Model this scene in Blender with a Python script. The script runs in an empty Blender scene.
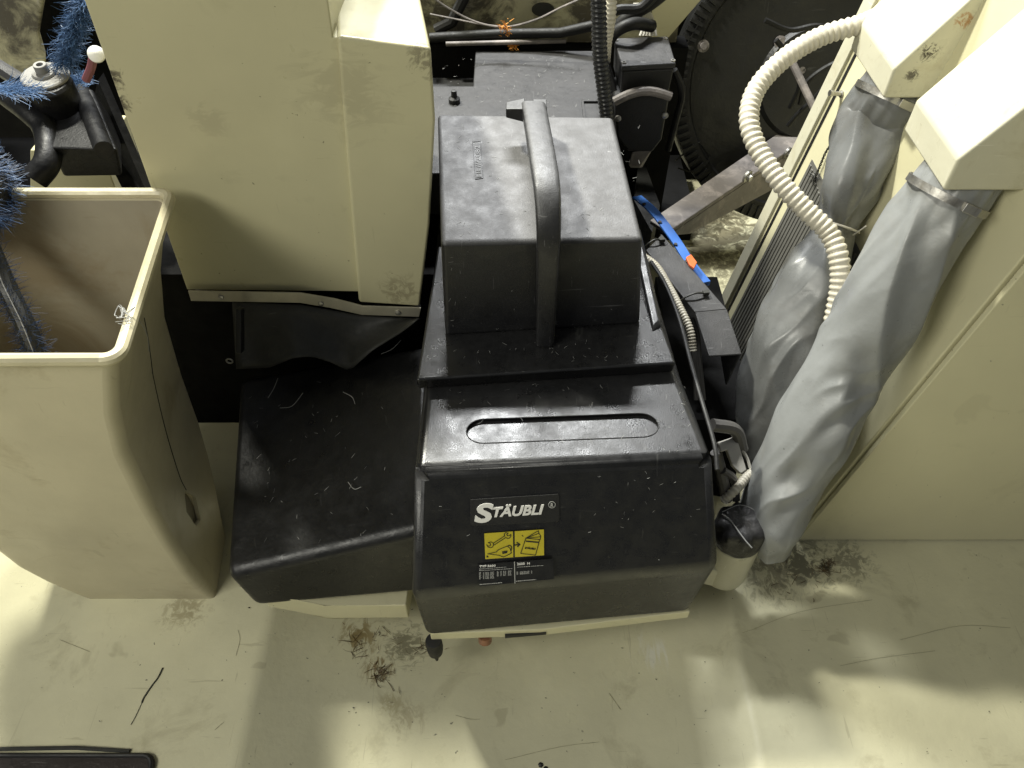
import bpy, bmesh, math, random
from mathutils import Vector, Matrix, noise
random.seed(7)
R = math.radians
SC = bpy.context.scene
COL = SC.collection

# ------------------------------------------------------------------ camera, light, exposure
CAMZ, FPX, PITCH = 1.5, 770.0, R(48)
cam_d = bpy.data.cameras.new('camera'); cam = bpy.data.objects.new('camera', cam_d); COL.objects.link(cam)
cam.location = (0, 0, CAMZ); cam.rotation_euler = (R(90) - PITCH, 0, 0)
cam_d.sensor_width = 36; cam_d.lens = FPX / 1024 * 36; cam_d.clip_start = 0.05; cam_d.clip_end = 60
SC.camera = cam
SC.view_settings.view_transform = 'Standard'; SC.view_settings.look = 'None'
SC.view_settings.exposure = 0.08; SC.view_settings.gamma = 1

w = bpy.data.worlds.new("World"); SC.world = w; w.use_nodes = True
w.node_tree.nodes['Background'].inputs[0].default_value = (0.93, 0.97, 1.0, 1)
w.node_tree.nodes['Background'].inputs[1].default_value = 0.13

def area(name, loc, target, size, energy, color, sy=None):
    d = bpy.data.lights.new(name, 'AREA'); d.energy = energy; d.color = color
    d.size = size
    if sy: d.shape = 'RECTANGLE'; d.size_y = sy
    o = bpy.data.objects.new(name, d); COL.objects.link(o); o.location = loc
    o.rotation_euler = (Vector(target) - Vector(loc)).to_track_quat('-Z', 'Y').to_euler()
    return o
area('ceiling_lamp', (-1.25, 2.4, 3.1), (0, 0.8, 0.3), 0.24, 155, (1.0, 0.98, 0.86), 0.24)
area('rear_tube_lamp', (-0.10, 2.95, 3.1), (0.1, 1.0, 0.4), 1.0, 150, (0.97, 0.985, 0.98), 0.2)
area('aisle_lamp', (-2.4, -0.9, 2.8), (-.2, 1.0, 0.4), 1.8, 62, (1.0, 0.98, 0.87), 1.0)

# ------------------------------------------------------------------ geometry helpers
_S, _Cc = math.sin(PITCH), math.cos(PITCH)
def ray(px, py):
    u = (px - 512) / FPX; v = (384 - py) / FPX
    return Vector((u, _Cc + v * _S, -_S + v * _Cc))
CP = Vector((0, 0, CAMZ))
def P(px, py, x=None, y=None, z=None):
    d = ray(px, py)
    t = (z - CAMZ) / d.z if z is not None else (y / d.y if y is not None else x / d.x)
    return CP + d * t
class Plane:
    def __init__(s, a, b, c):
        s.o = Vector(a); s.n = (Vector(b) - s.o).cross(Vector(c) - s.o).normalized()
        if s.n.dot(CP - s.o) < 0: s.n = -s.n
    def hit(s, px, py, lift=0.0):
        d = ray(px, py); o = s.o + s.n * lift
        return CP + d * ((o - CP).dot(s.n) / d.dot(s.n))
def V(*a): return Vector(a)
def spline(pts, n=8):
    pts = [Vector(p) for p in pts]; q = [pts[0] * 2 - pts[1]] + pts + [pts[-1] * 2 - pts[-2]]; out = []
    for i in range(1, len(q) - 2):
        for k in range(n):
            t = k / n; a, b, c, d = q[i-1], q[i], q[i+1], q[i+2]
            out.append(0.5 * ((2*b) + (c-a)*t + (2*a-5*b+4*c-d)*t*t + (3*b-a-3*c+d)*t**3))
    out.append(pts[-1]); return out
def resample(path, step):
    out = [path[0].copy()]; acc = 0
    for a, b in zip(path, path[1:]):
        L = (b - a).length; s = step - acc
        while s <= L: out.append(a.lerp(b, s / L)); s += step
        acc = (acc + L) % step
    return out
class MB:
    def __init__(s): s.v = []; s.f = []
    def add(s, vs, fs):
        o = len(s.v); s.v += [Vector(v) for v in vs]; s.f += [tuple(i + o for i in f) for f in fs]; return s
    def loft(s, rings, cap=(True, True)):
        n = len(rings[0]); vs = [v for r in rings for v in r]; fs = []
        for k in range(len(rings) - 1):
            for i in range(n):
                j = (i + 1) % n; fs.append((k*n+i, k*n+j, (k+1)*n+j, (k+1)*n+i))
        if cap[0]: fs.append(tuple(range(n))[::-1])
        if cap[1]: fs.append(tuple(range((len(rings)-1)*n, len(rings)*n)))
        return s.add(vs, fs)
    def prism(s, poly, vec):
        vec = Vector(vec); poly = [Vector(p) for p in poly]
        return s.loft([poly, [p + vec for p in poly]])
    def box(s, a, b):
        x0, y0, z0 = a; x1, y1, z1 = b
        return s.prism([(x0,y0,z0),(x1,y0,z0),(x1,y1,z0),(x0,y1,z0)], (0,0,z1-z0))
    def hexa(s, lo, hi): return s.loft([[Vector(p) for p in lo], [Vector(p) for p in hi]])
    def tube(s, path, r, n=12, cap=True, closed=False):
        path = [Vector(p) for p in path]; m = len(path)
        rr = [r] * m if not hasattr(r, '__len__') else r
        rings = []; up = None
        for i in range(m):
            if closed: t = path[(i+1) % m] - path[i-1]
            else: t = path[min(i+1, m-1)] - path[max(i-1, 0)]
            t.normalize()
            if up is None: up = t.orthogonal().normalized()
            up = (up - t * up.dot(t)).normalized(); b = t.cross(up)
            rings.append([path[i] + (up * math.cos(2*math.pi*k/n) + b * math.sin(2*math.pi*k/n)) * rr[i] for k in range(n)])
        if closed: rings.append(rings[0]); cap = False
        return s.loft(rings, (cap, cap))
    def lathe(s, o, axis, prof, n=28):
        o = Vector(o); a = Vector(axis).normalized(); u = a.orthogonal().normalized(); b = a.cross(u)
        rings = [[o + a*h + (u*math.cos(2*math.pi*k/n) + b*math.sin(2*math.pi*k/n))*max(r, 1e-5) for k in range(n)] for r, h in prof]
        return s.loft(rings)
    def bar(s, a, b, w, h, up=(0,0,1)):
        a = Vector(a); b = Vector(b); t = (b-a).normalized(); sd = t.cross(Vector(up)).normalized()*w/2; u2 = sd.cross(t).normalized()*h/2
        return s.loft([[p-sd-u2, p+sd-u2, p+sd+u2, p-sd+u2] for p in (a, b)])
    def fiber(s, a, d, L, r=0.0003, bend=0.5, up=None):
        d = Vector(d).normalized(); o = Vector(a); pts = [o]
        bd = Vector((random.uniform(-1,1), random.uniform(-1,1), random.uniform(-.4,.4))) * bend
        for k in range(3):
            d = (d + bd * .5).normalized(); o = o + d * L / 3; pts.append(o)
        return s.tube(pts, [r, r, r*.9, r*.5], n=3)
    def build(s, name, mat, parent=None, bevel=0, seg=3, smooth=None, ang=35, label=None, recalc=True):
        root = parent
        while root is not None and root.parent is not None: root = root.parent
        off = root.location if root is not None else Vector((0,0,0))
        me = bpy.data.meshes.new(name)
        me.from_pydata([v - off for v in s.v], [], s.f)
        bm = bmesh.new(); bm.from_mesh(me)
        bmesh.ops.recalc_face_normals(bm, faces=bm.faces) if recalc else bmesh.ops.remove_doubles(bm, verts=bm.verts, dist=1e-5); bm.to_mesh(me); bm.free()
        me.materials.append(mat)
        o = bpy.data.objects.new(name, me); COL.objects.link(o)
        if parent is not None: o.parent = parent
        me.shade_smooth(); me.set_sharp_from_angle(angle=R(ang))
        if bevel:
            m = o.modifiers.new('bevel', 'BEVEL'); m.width = bevel; m.segments = seg; m.limit_method = 'ANGLE'; m.angle_limit = R(30); m.harden_normals = True
        if label: o['label'] = label
        return o
def thing(name, label, cat, loc, group=None):
    o = bpy.data.objects.new(name, None); COL.objects.link(o); o.location = loc; o.empty_display_size = .05
    o['label'] = label; o['category'] = cat
    if group: o['group'] = group
    return o
def tag(o, label, cat, group=None, kind=None):
    o['label'] = label; o['category'] = cat
    if group: o['group'] = group
    if kind: o['kind'] = kind
    return o
def rrect(x0, x1, y0, y1, r, z, n=6):
    out = []
    for cx, cy, a0 in ((x1-r, y0+r, -90), (x1-r, y1-r, 0), (x0+r, y1-r, 90), (x0+r, y0+r, 180)):
        for k in range(n + 1):
            a = R(a0 + 90*k/n); out.append(Vector((cx + r*math.cos(a), cy + r*math.sin(a), z)))
    return out
def cut(o, cutter_mb):
    c = cutter_mb.build('cutter_tmp', o.data.materials[0])
    off = Vector((0,0,0)); r = o
    while r.parent is not None: r = r.parent
    if r is not o: off = r.location
    c.location = (0,0,0)
    for v in c.data.vertices: v.co -= off
    bev = [m for m in o.modifiers]
    m = o.modifiers.new('b', 'BOOLEAN'); m.operation = 'DIFFERENCE'; m.object = c; m.solver = 'EXACT'
    # both at same local space: temporarily evaluate without parent offset
    p = o.parent; o.parent = None
    bpy.context.view_layer.update()
    dg = bpy.context.evaluated_depsgraph_get()
    me = bpy.data.meshes.new_from_object(o.evaluated_get(dg), depsgraph=dg)
    o.parent = p
    o.modifiers.clear(); o.data = me
    bpy.data.objects.remove(c)
    me.shade_smooth(); me.set_sharp_from_angle(angle=R(35))
    for p_ in me.polygons:
        if p_.area > .005: p_.use_smooth = False

# ------------------------------------------------------------------ materials
def nd(nt, t, **k):
    n = nt.nodes.new(t)
    for a, b in k.items():
        if a == 'ins':
            for i, v in b.items(): n.inputs[i].default_value = v
        else: setattr(n, a, b)
    return n
def ramp(nt, src, p0, p1, c0=(0,0,0,1), c1=(1,1,1,1)):
    r = nd(nt, 'ShaderNodeValToRGB'); r.color_ramp.elements[0].position = p0; r.color_ramp.elements[1].position = p1
    r.color_ramp.elements[0].color = c0; r.color_ramp.elements[1].color = c1
    nt.links.new(src, r.inputs[0]); return r.outputs[0]
def mixc(nt, fac, a, b, mode='MIX'):
    m = nd(nt, 'ShaderNodeMix', data_type='RGBA', blend_type=mode)
    for inp, v in ((m.inputs[0], fac), (m.inputs[6], a), (m.inputs[7], b)):
        if isinstance(v, bpy.types.NodeSocket): nt.links.new(v, inp)
        else: inp.default_value = v if not isinstance(v, tuple) else (*v[:3], 1)
    return m.outputs[2]
def mul(nt, a, b, op='MULTIPLY'):
    m = nd(nt, 'ShaderNodeMath', operation=op)
    for i, v in enumerate((a, b)):
        if isinstance(v, bpy.types.NodeSocket): nt.links.new(v, m.inputs[i])
        else: m.inputs[i].default_value = v
    return m.outputs[0]
def noi(nt, vec, scale, det=4, rough=.6, dist=0):
    n = nd(nt, 'ShaderNodeTexNoise', ins={'Scale': scale, 'Detail': det, 'Roughness': rough, 'Distortion': dist})
    nt.links.new(vec, n.inputs['Vector']); return n.outputs['Fac']
def mapped(nt, vec, scale=(1,1,1), rot=(0,0,0)):
    m = nd(nt, 'ShaderNodeMapping'); m.inputs['Scale'].default_value = scale; m.inputs['Rotation'].default_value = rot
    nt.links.new(vec, m.inputs['Vector']); return m.outputs[0]
MATS = {}
def mat(name, col, rough=.5, metal=0, var=.12, vs=6, dirt=0, dirtc=(.06,.05,.03), ds=9, dth=.62, scr=0, scrc=(.5,.5,.48), scs=14,
        dust=0, dustc=(.32,.31,.31), dr=(.32,.72), bump=.15, bs=220, speck=0, speckc=(.02,.02,.015), spec=.5, rvar=.12, coat=0, blobs=()):
    m = bpy.data.materials.new(name); m.use_nodes = True; nt = m.node_tree; b = nt.nodes['Principled BSDF']
    g = nd(nt, 'ShaderNodeNewGeometry'); vec = g.outputs['Position']
    n1 = noi(nt, vec, vs, 5, .6)
    c = mixc(nt, ramp(nt, n1, .3, .7), tuple(x*(1-var) for x in col), tuple(min(1, x*(1+var)) for x in col))
    r0 = nd(nt, 'ShaderNodeMapRange', ins={1: .3, 2: .7, 3: max(.03, rough-rvar), 4: min(1, rough+rvar)})
    nt.links.new(noi(nt, vec, vs*3.7, 4, .6), r0.inputs[0]); ro = r0.outputs[0]
    if dirt:
        f = mul(nt, ramp(nt, noi(nt, vec, ds, 8, .68, .6), dth, dth+.14), dirt); c = mixc(nt, f, c, dirtc)
    if speck:
        f = mul(nt, ramp(nt, noi(nt, vec, 95, 2, .5), .74, .77), speck); c = mixc(nt, f, c, speckc)
    if scr:
        for k, (rot, sc) in enumerate((((.3,.5,.6), (1,14,1)), ((.8,-.3,-.9), (1,1,16)), ((.2,.9,1.9), (16,1,1.5)))):
            f = ramp(nt, noi(nt, mapped(nt, vec, sc, rot), scs, 3, .5, .8), .70, .73)
            c = mixc(nt, mul(nt, f, scr), c, scrc)
    for (x, y, z, rad, bc, st, bscale) in blobs:       # stains, scuffs and a painted floor glare, each at its own place
        sub = nd(nt, 'ShaderNodeVectorMath', operation='DISTANCE'); nt.links.new(vec, sub.inputs[0]); sub.inputs[1].default_value = (x, y, z)
        dd = mul(nt, sub.outputs['Value'], 1/rad); fall = ramp(nt, dd, .25, 1.0, (1,1,1,1), (0,0,0,1))
        nn = noi(nt, mapped(nt, vec, bscale), 1.0, 9, .7, 1.2)
        s_ = mul(nt, mul(nt, nn, 1.15), mul(nt, fall, .28), 'ADD')
        f = mul(nt, mul(nt, ramp(nt, s_, .74, .86), fall), st); c = mixc(nt, f, c, bc)
    if dust:
        sep = nd(nt, 'ShaderNodeSeparateXYZ'); nt.links.new(g.outputs['Normal'], sep.inputs[0])
        up = ramp(nt, sep.outputs[2], .25, .95)
        dn = ramp(nt, mul(nt, mul(nt, noi(nt, vec, 9, 6, .7, .5), .45), mul(nt, noi(nt, vec, 70, 6, .75, .3), .55), 'ADD'), *dr)
        f = mul(nt, mul(nt, up, dn), dust)
        gr = ramp(nt, noi(nt, vec, 420, 2, .6), .5, .72)
        f2 = mul(nt, gr, mul(nt, dust, .12)); f = mul(nt, f, f2, 'MAXIMUM')
        c = mixc(nt, f, c, dustc); ro = mul(nt, ro, mul(nt, f, .35), 'ADD')
    nt.links.new(c, b.inputs['Base Color']); nt.links.new(ro, b.inputs['Roughness'])
    b.inputs['Metallic'].default_value = metal
    b.inputs['Specular IOR Level'].default_value = spec
    if coat: b.inputs['Coat Weight'].default_value = coat; b.inputs['Coat Roughness'].default_value = .2
    if bump:
        bn = nd(nt, 'ShaderNodeBump', ins={'Strength': bump, 'Distance': .002}); 
        hsum = mul(nt, noi(nt, vec, bs, 4, .6), mul(nt, noi(nt, vec, 18, 4, .6), 1.6), 'ADD')
        nt.links.new(hsum, bn.inputs['Height']); nt.links.new(bn.outputs[0], b.inputs['Normal'])
    return m
CREAM = (.50, .465, .30)
F0 = lambda px, py: P(px, py, z=0)
def fb(px, py, rad, col, st, sc): p = F0(px, py); return (p.x, p.y, 0, rad, col, st, sc)
M_floor = mat('floor_paint', (.60, .575, .395), .36, var=.09, vs=5, dirt=.45, dirtc=(.30,.27,.16), ds=7, dth=.56, scr=.30, scrc=(.25,.22,.13), scs=8, speck=.7, bump=.30, bs=45,
    blobs=[fb(358, 632, .085, (.24,.18,.07), .9, (38,22,38)), fb(378, 662, .065, (.20,.14,.05), .95, (60,30,60)), fb(382, 672, .03, (.05,.03,.015), .9, (90,70,90)), fb(405, 640, .09, (.10,.09,.05), .7, (50,80,50)), fb(390,700,.05,(.32,.27,.13),.7,(40,30,40)),
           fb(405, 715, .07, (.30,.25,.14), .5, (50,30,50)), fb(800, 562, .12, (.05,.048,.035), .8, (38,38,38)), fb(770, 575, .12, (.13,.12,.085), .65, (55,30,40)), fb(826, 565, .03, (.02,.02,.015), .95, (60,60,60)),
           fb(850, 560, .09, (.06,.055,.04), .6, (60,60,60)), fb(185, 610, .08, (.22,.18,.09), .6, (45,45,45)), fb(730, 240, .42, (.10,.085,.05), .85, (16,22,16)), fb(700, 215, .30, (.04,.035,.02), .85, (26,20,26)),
           fb(715, 265, .16, (.09,.08,.05), .7, (50,30,50)), fb(655, 650, .07, (.72,.72,.66), .55, (60,8,40))])  # last pale blob paints a reflected glare into the floor colour
M_bin = mat('bin_plastic', (.50, .455, .31), .42, var=.10, vs=5, dirt=.45, dirtc=(.26,.20,.09), ds=6, dth=.54, scr=.22, scrc=(.22,.18,.09), scs=9, bump=.12, bs=120)
M_binin = mat('stained_shaded_bin_inside', (.30, .27, .195), .6, var=.18, vs=4, dirt=.6, dirtc=(.20,.15,.08), ds=5, dth=.46, scr=.2, scrc=(.2,.16,.09), scs=9, bump=.15, bs=100)  # brown staining plus part of the bin's inner shade put into the colour
M_binrim = mat('bin_rim_plastic', (.56, .51, .34), .4, var=.1, vs=9, dirt=.35, dirtc=(.3,.24,.13), ds=14, bump=.2, bs=90)
def pb(px, py, yy, rad, col, st, sc): p = P(px, py, y=yy); return (p.x, p.y, p.z, rad, col, st, sc)
M_panel = mat('cream_enamel', (.50, .47, .295), .38, var=.06, vs=3, dirt=.22, dirtc=(.22,.20,.12), ds=7, dth=.60, scr=.12, scrc=(.2,.18,.1), scs=10, speck=.6, bump=.10, bs=60,
    blobs=[pb(112, 78, 1.15, .035, (.05,.04,.03), .9, (60,60,60)), pb(121, 104, 1.15, .03, (.05,.04,.03), .9, (70,70,70)), pb(208, 118, 1.15, .06, (.30,.27,.17), .35, (14,14,34)),
           pb(345, 90, 1.14, .14, (.30,.27,.17), .35, (16,16,40)), pb(425, 60, 1.14, .05, (.15,.13,.08), .7, (60,60,60)),
           pb(400, 290, 1.14, .07, (.2,.17,.1), .6, (50,50,50))])
M_cab = mat('cabinet_enamel', (.63, .595, .39), .42, var=.05, vs=3, dirt=.16, dirtc=(.25,.22,.13), ds=8, dth=.60, scr=.10, scrc=(.2,.18,.1), scs=9, speck=.5, bump=.08, bs=60)
M_arm = mat('arm_cover_enamel', (.55, .53, .40), .36, var=.05, vs=8, dirt=.40, dirtc=(.36,.31,.18), ds=16, dth=.55, scr=.30, scrc=(.78,.76,.66), scs=14, bump=.12, bs=70,
    blobs=[pb(930, 52, 1.24, .03, (.04,.03,.02), 1, (90,120,90)), pb(965, 20, 1.24, .025, (.35,.16,.04), .9, (80,80,80)), pb(912, 75, 1.24, .02, (.06,.05,.04), .9, (120,120,120))])
M_dirty = mat('grimy_cream_frame', (.36, .34, .22), .55, var=.15, vs=10, dirt=.92, dirtc=(.04,.033,.022), ds=11, dth=.43, scr=.2, bump=.3)
M_black = mat('black_cover_plastic', (.0065, .0065, .0065), .31, var=.25, vs=9, scr=.18, scrc=(.13,.13,.12), scs=16, dust=.17, dustc=(.17,.17,.175), dr=(.25,.8), bump=.16, bs=420, spec=.55)
M_side = mat('oily_black_plastic', (.008, .008, .008), .36, var=.3, vs=9, scr=.2, scrc=(.07,.07,.07), scs=14, dust=.16, dustc=(.07,.07,.07), bump=.3, bs=120, spec=.45)
M_top = mat('dusty_black_cover', (.011, .011, .0115), .44, var=.2, vs=9, scr=.2, scrc=(.3,.3,.3), scs=12, dust=.50, dustc=(.225,.222,.225), dr=(-0.0,.52), bump=.3, bs=380, speck=.5, speckc=(.4,.4,.4), spec=.55)
M_plate = mat('dusty_black_plate', (.02, .02, .021), .5, var=.3, vs=12, scr=.25, scrc=(.3,.3,.3), scs=18, dust=.22, dustc=(.16,.155,.155), bump=.4, bs=500)
M_hand = mat('worn_black_handle', (.012, .012, .0125), .38, var=.3, vs=14, scr=.3, scrc=(.3,.3,.3), scs=22, dust=.42, dustc=(.28,.28,.285), dr=(.1,.7), bump=.25, bs=420)
M_matte = mat('matte_black', (.009, .009, .009), .55, dust=.13, dustc=(.10,.10,.095), bump=.3)
M_void = mat('dark_metal_shade', (.0045, .0045, .0045), .8, var=.3, bump=.2, spec=.12)  # near-black: dark metal, and shade below the housing put into the colour
M_brk = mat('black_bracket_paint', (.007, .007, .0075), .45, var=.3, vs=20, scr=.2, scrc=(.06,.06,.06), dust=.03, dustc=(.08,.09,.11), bump=.3, spec=.25)
M_pipe = mat('dull_black_tube', (.008, .008, .0075), .55, var=.3, vs=20, dust=.12, dustc=(.1,.1,.09), bump=.3, spec=.3)
M_wash = mat('dull_washer_steel', (.20, .195, .18), .6, metal=0, var=.15, vs=30, scr=.3, scrc=(.1,.1,.1), bump=.2)
M_rubber = mat('dark_rubber', (.028, .028, .025), .5, var=.25, vs=14, scr=.2, scrc=(.2,.2,.18), dust=.3, dustc=(.12,.12,.10), bump=.4, bs=90)
M_capm = mat('scratched_black_cap', (.014,.014,.014), .42, var=.4, vs=30, scr=.5, scrc=(.25,.24,.22), scs=40, dust=.2, bump=.8, bs=120)
M_steel = mat('worn_steel', (.42, .41, .38), .38, metal=.9, var=.2, dirt=.5, dirtc=(.12,.10,.07), ds=20, dth=.5, bump=.2)
M_trim = mat('aluminium_trim', (.52, .49, .39), .42, metal=.6, var=.12, vs=20, dirt=.4, dirtc=(.2,.17,.1), ds=25, bump=.2)
M_sleeve = mat('grey_coated_fabric', (.225, .232, .226), .36, var=.08, vs=7, dirt=.35, dirtc=(.20,.19,.165), ds=9, dth=.54, speck=.5, bump=.22, bs=60, spec=.6)
M_sleeve_d = mat('worn_grey_fabric', (.145, .149, .146), .32, var=.1, vs=7, dirt=.45, dirtc=(.10,.095,.085), ds=7, dth=.48, speck=.5, bump=.2, bs=40)
M_hose = mat('cream_ribbed_plastic', (.62, .58, .47), .38, var=.06, vs=20, dirt=.5, dirtc=(.34,.29,.20), ds=24, dth=.52, bump=.1)
M_bhose = mat('black_ribbed_plastic', (.02, .02, .02), .28, var=.2, dust=.35, dustc=(.25,.25,.24), bump=.1)
M_grille = mat('grey_grille_plastic', (.13, .127, .112), .5, var=.1, dust=.3, dustc=(.3,.29,.26), bump=.1)
M_blue = mat('blue_plastic', (.05, .16, .52), .4, var=.1, bump=.1, dirt=.3, dirtc=(.1,.1,.12), ds=40)
M_orange = mat('orange_plastic', (.75, .16, .05), .4, var=.1, bump=.1)
M_white = mat('white_print', (.86, .85, .80), .5, var=.04, bump=0)
M_print = mat('pale_print', (.50, .50, .47), .5, var=.05, bump=0)
M_yellow = mat('yellow_label', (.60, .50, .035), .4, var=.06, vs=30, dirt=.3, dirtc=(.3,.25,.03), ds=60, bump=.05)
M_ink = mat('black_ink', (.02, .02, .015), .5, var=.05, bump=0)
M_wheel = mat('oily_black_wheel', (.008, .008, .0075), .42, var=.4, vs=7, scr=.3, scrc=(.07,.07,.065), scs=9, dust=.08, dustc=(.08,.08,.07), bump=.6, bs=40, spec=.35)
M_rail = mat('dusty_pinkish_rail', (.15, .135, .125), .6, var=.2, vs=16, dirt=.7, dirtc=(.34,.30,.275), ds=12, dth=.5, scr=.3, scrc=(.06,.05,.04), bump=.5, bs=70)
M_yarn = mat('blue_yarn', (.009, .025, .065), .6, var=.5, vs=60, bump=0)
M_yarnl = mat('pale_blue_yarn', (.045, .10, .21), .55, var=.4, vs=60, bump=0)
M_lint = mat('grey_lint', (.36, .36, .34), .8, var=.2, bump=0)
M_olint = mat('orange_fluff', (.62, .27, .05), .85, var=.25, bump=0)
M_gunk = mat('oily_brown_gunk', (.10, .065, .025), .5, var=.5, vs=60, bump=.5)
M_conn = mat('pale_connector_plastic', (.52, .50, .44), .4, var=.08, dirt=.4, dirtc=(.3,.26,.2), ds=40, bump=.1)
M_red = mat('dull_red_plastic', (.20, .07, .08), .4, var=.2, bump=.1)
M_copper = mat('brown_copper', (.30, .15, .09), .35, metal=.4, var=.2, bump=.1)
M_cable = mat('grey_cable', (.085, .08, .072), .45, var=.15, dust=.3, bump=.1)
M_wire = mat('pale_wire', (.50, .48, .42), .45, var=.1, bump=.1)

# ------------------------------------------------------------------ setting: floor with a shallow tray, dark room wall behind
fl = MB()
xs = [(-4, 0), (-.524, 0), (-.514, .006), (-.484, .0055), (-.462, -.018), (.424, -.018), (.444, .0055), (.462, .006), (.480, 0), (4, 0)]
ys = [-1.5 + 6.5*k/8 for k in range(9)]
for j in range(8):
    for i in range(len(xs)-1):
        (xa, za), (xb, zb) = xs[i], xs[i+1]
        fl.add([(xa, ys[j], za), (xb, ys[j], zb), (xb, ys[j+1], zb), (xa, ys[j+1], za)], [(0,1,2,3)])
o = fl.build('floor', M_floor, ang=60, recalc=False); o['kind'] = 'structure'
bw = MB().box((-3, 2.6, 0), (3, 2.7, 1.2)).build('wall', M_void); bw['kind'] = 'structure'

# ------------------------------------------------------------------ black covered machine unit
U = thing('machine_unit', 'black plastic covered machine unit with white lettering and yellow label at centre', 'machine', (.08, .9, 0))
zt = .50
FL0, FR0 = P(414, 470, z=zt), P(714, 457, z=zt)
FL1, FR1 = P(411, 598, z=.315), P(719, 568, z=.315)
FL2, FR2 = P(425, 637, z=.14), P(690, 613, z=.14)
BL, BR = V(-.150, 1.30, zt), V(.272, 1.27, zt)
r0 = [FL0, FR0, V(.296, .93, zt), BR, BL]
r1 = [FL1, FR1, V(.345, .93, .315), V(.32, 1.30, .315), V(-.165, 1.31, .315)]
r2 = [FL2, FR2, V(.335, .93, .14), V(.31, 1.29, .14), V(-.155, 1.29, .14)]
fc = MB().loft([r2, r1, r0]).build('front_cover', M_black, U, bevel=.017, seg=5)
# stadium shaped recess in its top
a, b = P(484, 431, z=zt), P(641, 425, z=zt); dxy = (b - a).normalized(); nn = V(-dxy.y, dxy.x, 0); rad = .0255
st = []
for c_, s0 in ((b, -90), (a, 90)):
    for k in range(13):
        an = R(s0 + 180*k/12); st.append(c_ + dxy*math.cos(an)*rad*1.15 + nn*math.sin(an)*rad)
cut(fc, MB().prism([p + V(0,0,.02) for p in st], (0,0,-.028)))
fsl = MB().prism([p + V(0,0,-.0078) for p in st], (0,0,.0015)).build('slot_floor', M_black, fc)
MB().tube([p + V(0,0,.0002) for p in st], .0011, 6, closed=True).build('slot_rim', M_matte, fc)
# torn notches at the two corners
for q, s_ in ((FL0, 1), (FR0, -1)):
    pl_ = [(-.035,-.035),(.020,-.035),(.024,-.006),(.016,.002),(.019,.008),(.010,.010),(.007,.018),(-.002,.015),(-.035,.018)]
    cut(fc, MB().prism([q + V(x_*s_, y_, .02) for x_, y_ in pl_], (0, 0, -.036)))
# raised tray the tall cover stands on
FP = [P(416, 380, z=.53), P(676, 363, z=.53), V(.262, 1.12, .53), V(.256, 1.25, .53), V(-.15, 1.25, .53)]
FPl = [P(416, 380, z=.53) + V(0,.004,-.028), P(676, 363, z=.53) + V(0,.004,-.028)] + [p + V(0,0,-.028) for p in FP[2:]]
MB().loft([FPl, FP]).build('cover_flange', M_black, U, bevel=.005)
tb = [P(445, 337, z=.5285), P(640, 325, z=.5285), V(.225, 1.35, .5285), V(-.118, 1.35, .5285)]
tt = [P(441, 243, z=.722), P(643, 239, z=.722), P(613, 116, z=.765), P(437, 113, z=.765)]
tc = MB().loft([tb, tt]).build('tall_cover', M_top, U, bevel=.009, seg=4)
TP = Plane(tt[0], tt[1], tt[3])
# embossed frame on its top with vertical marking
e = MB()
q = [TP.hit(*p) for p in ((472.5, 142.5), (480.5, 142), (483, 178.5), (475.5, 179.5))]
def ribbon(mb, pts, wd, n, th=.0006, lift=.0004):
    pts = [Vector(p) + n*lift for p in pts]
    for a_, b_ in zip(pts, pts[1:]):
        if (b_-a_).length < 1e-6: continue
        t = (b_-a_).normalized(); sd = t.cross(n).normalized()*wd/2
        mb.prism([a_-sd-t*wd*.3, b_-sd+t*wd*.3, b_+sd+t*wd*.3, a_+sd-t*wd*.3], n*th)
ribbon(e, q + [q[0]], .0014, TP.n, th=.0012)
e.build('embossed_frame', M_plate, tc)
e = MB(); ribbon(e, [TP.hit(471.5, 143.3), TP.hit(481.5, 142.6)], .005, TP.n, lift=.0002)
e.build('marking_slot', M_ink, tc)
def text_on(name, s, bl, br, tl, n, m, parent, bold=0.0, th=.0006, space=1.0):
    cu = bpy.data.curves.new(name, 'FONT'); cu.body = s; cu.size = 1; cu.offset = bold; cu.space_character = space; cu.resolution_u = 4
    tmp = bpy.data.objects.new('t', cu); COL.objects.link(tmp); bpy.context.view_layer.update()
    dg = bpy.context.evaluated_depsgraph_get(); me = bpy.data.meshes.new_from_object(tmp.evaluated_get(dg)); 
    bpy.data.objects.remove(tmp)
    xs_ = [v.co.x for v in me.vertices]; ys_ = [v.co.y for v in me.vertices]
    x0, x1, y0, y1 = min(xs_), max(xs_), min(ys_), max(ys_)
    root = parent
    while root.parent is not None: root = root.parent
    for v in me.vertices:
        u_, v_ = (v.co.x-x0)/(x1-x0), (v.co.y-y0)/(y1-y0)
        v.co = bl + (br-bl)*u_ + (tl-bl)*v_ + n*th - root.location
    me.shade_flat(); me.materials.append(m); o = bpy.data.objects.new(name, me); COL.objects.link(o); o.parent = parent
    sm = o.modifiers.new('s', 'SOLIDIFY'); sm.thickness = th*.8; sm.offset = 0
    return o
text_on('embossed_marking', 'HE///2082', TP.hit(481.5, 177.5), TP.hit(479.5, 146), TP.hit(476.5, 178), TP.n, M_ink, tc, th=.0009)
# low plate behind
lb = MB(); zp = .64
lb.prism([V(-.30,1.34,zp), V(.205,1.34,zp), V(.205,1.88,zp), V(-.09,1.88,zp), V(-.09,1.70,zp), V(-.30,1.70,zp)], (0,0,-.10))
lb.build('rear_plate', M_plate, U, bevel=.004)
MB().box((-.30,1.70,.50), (-.09,1.88,.57)).build('rear_recess', M_matte, U)
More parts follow.
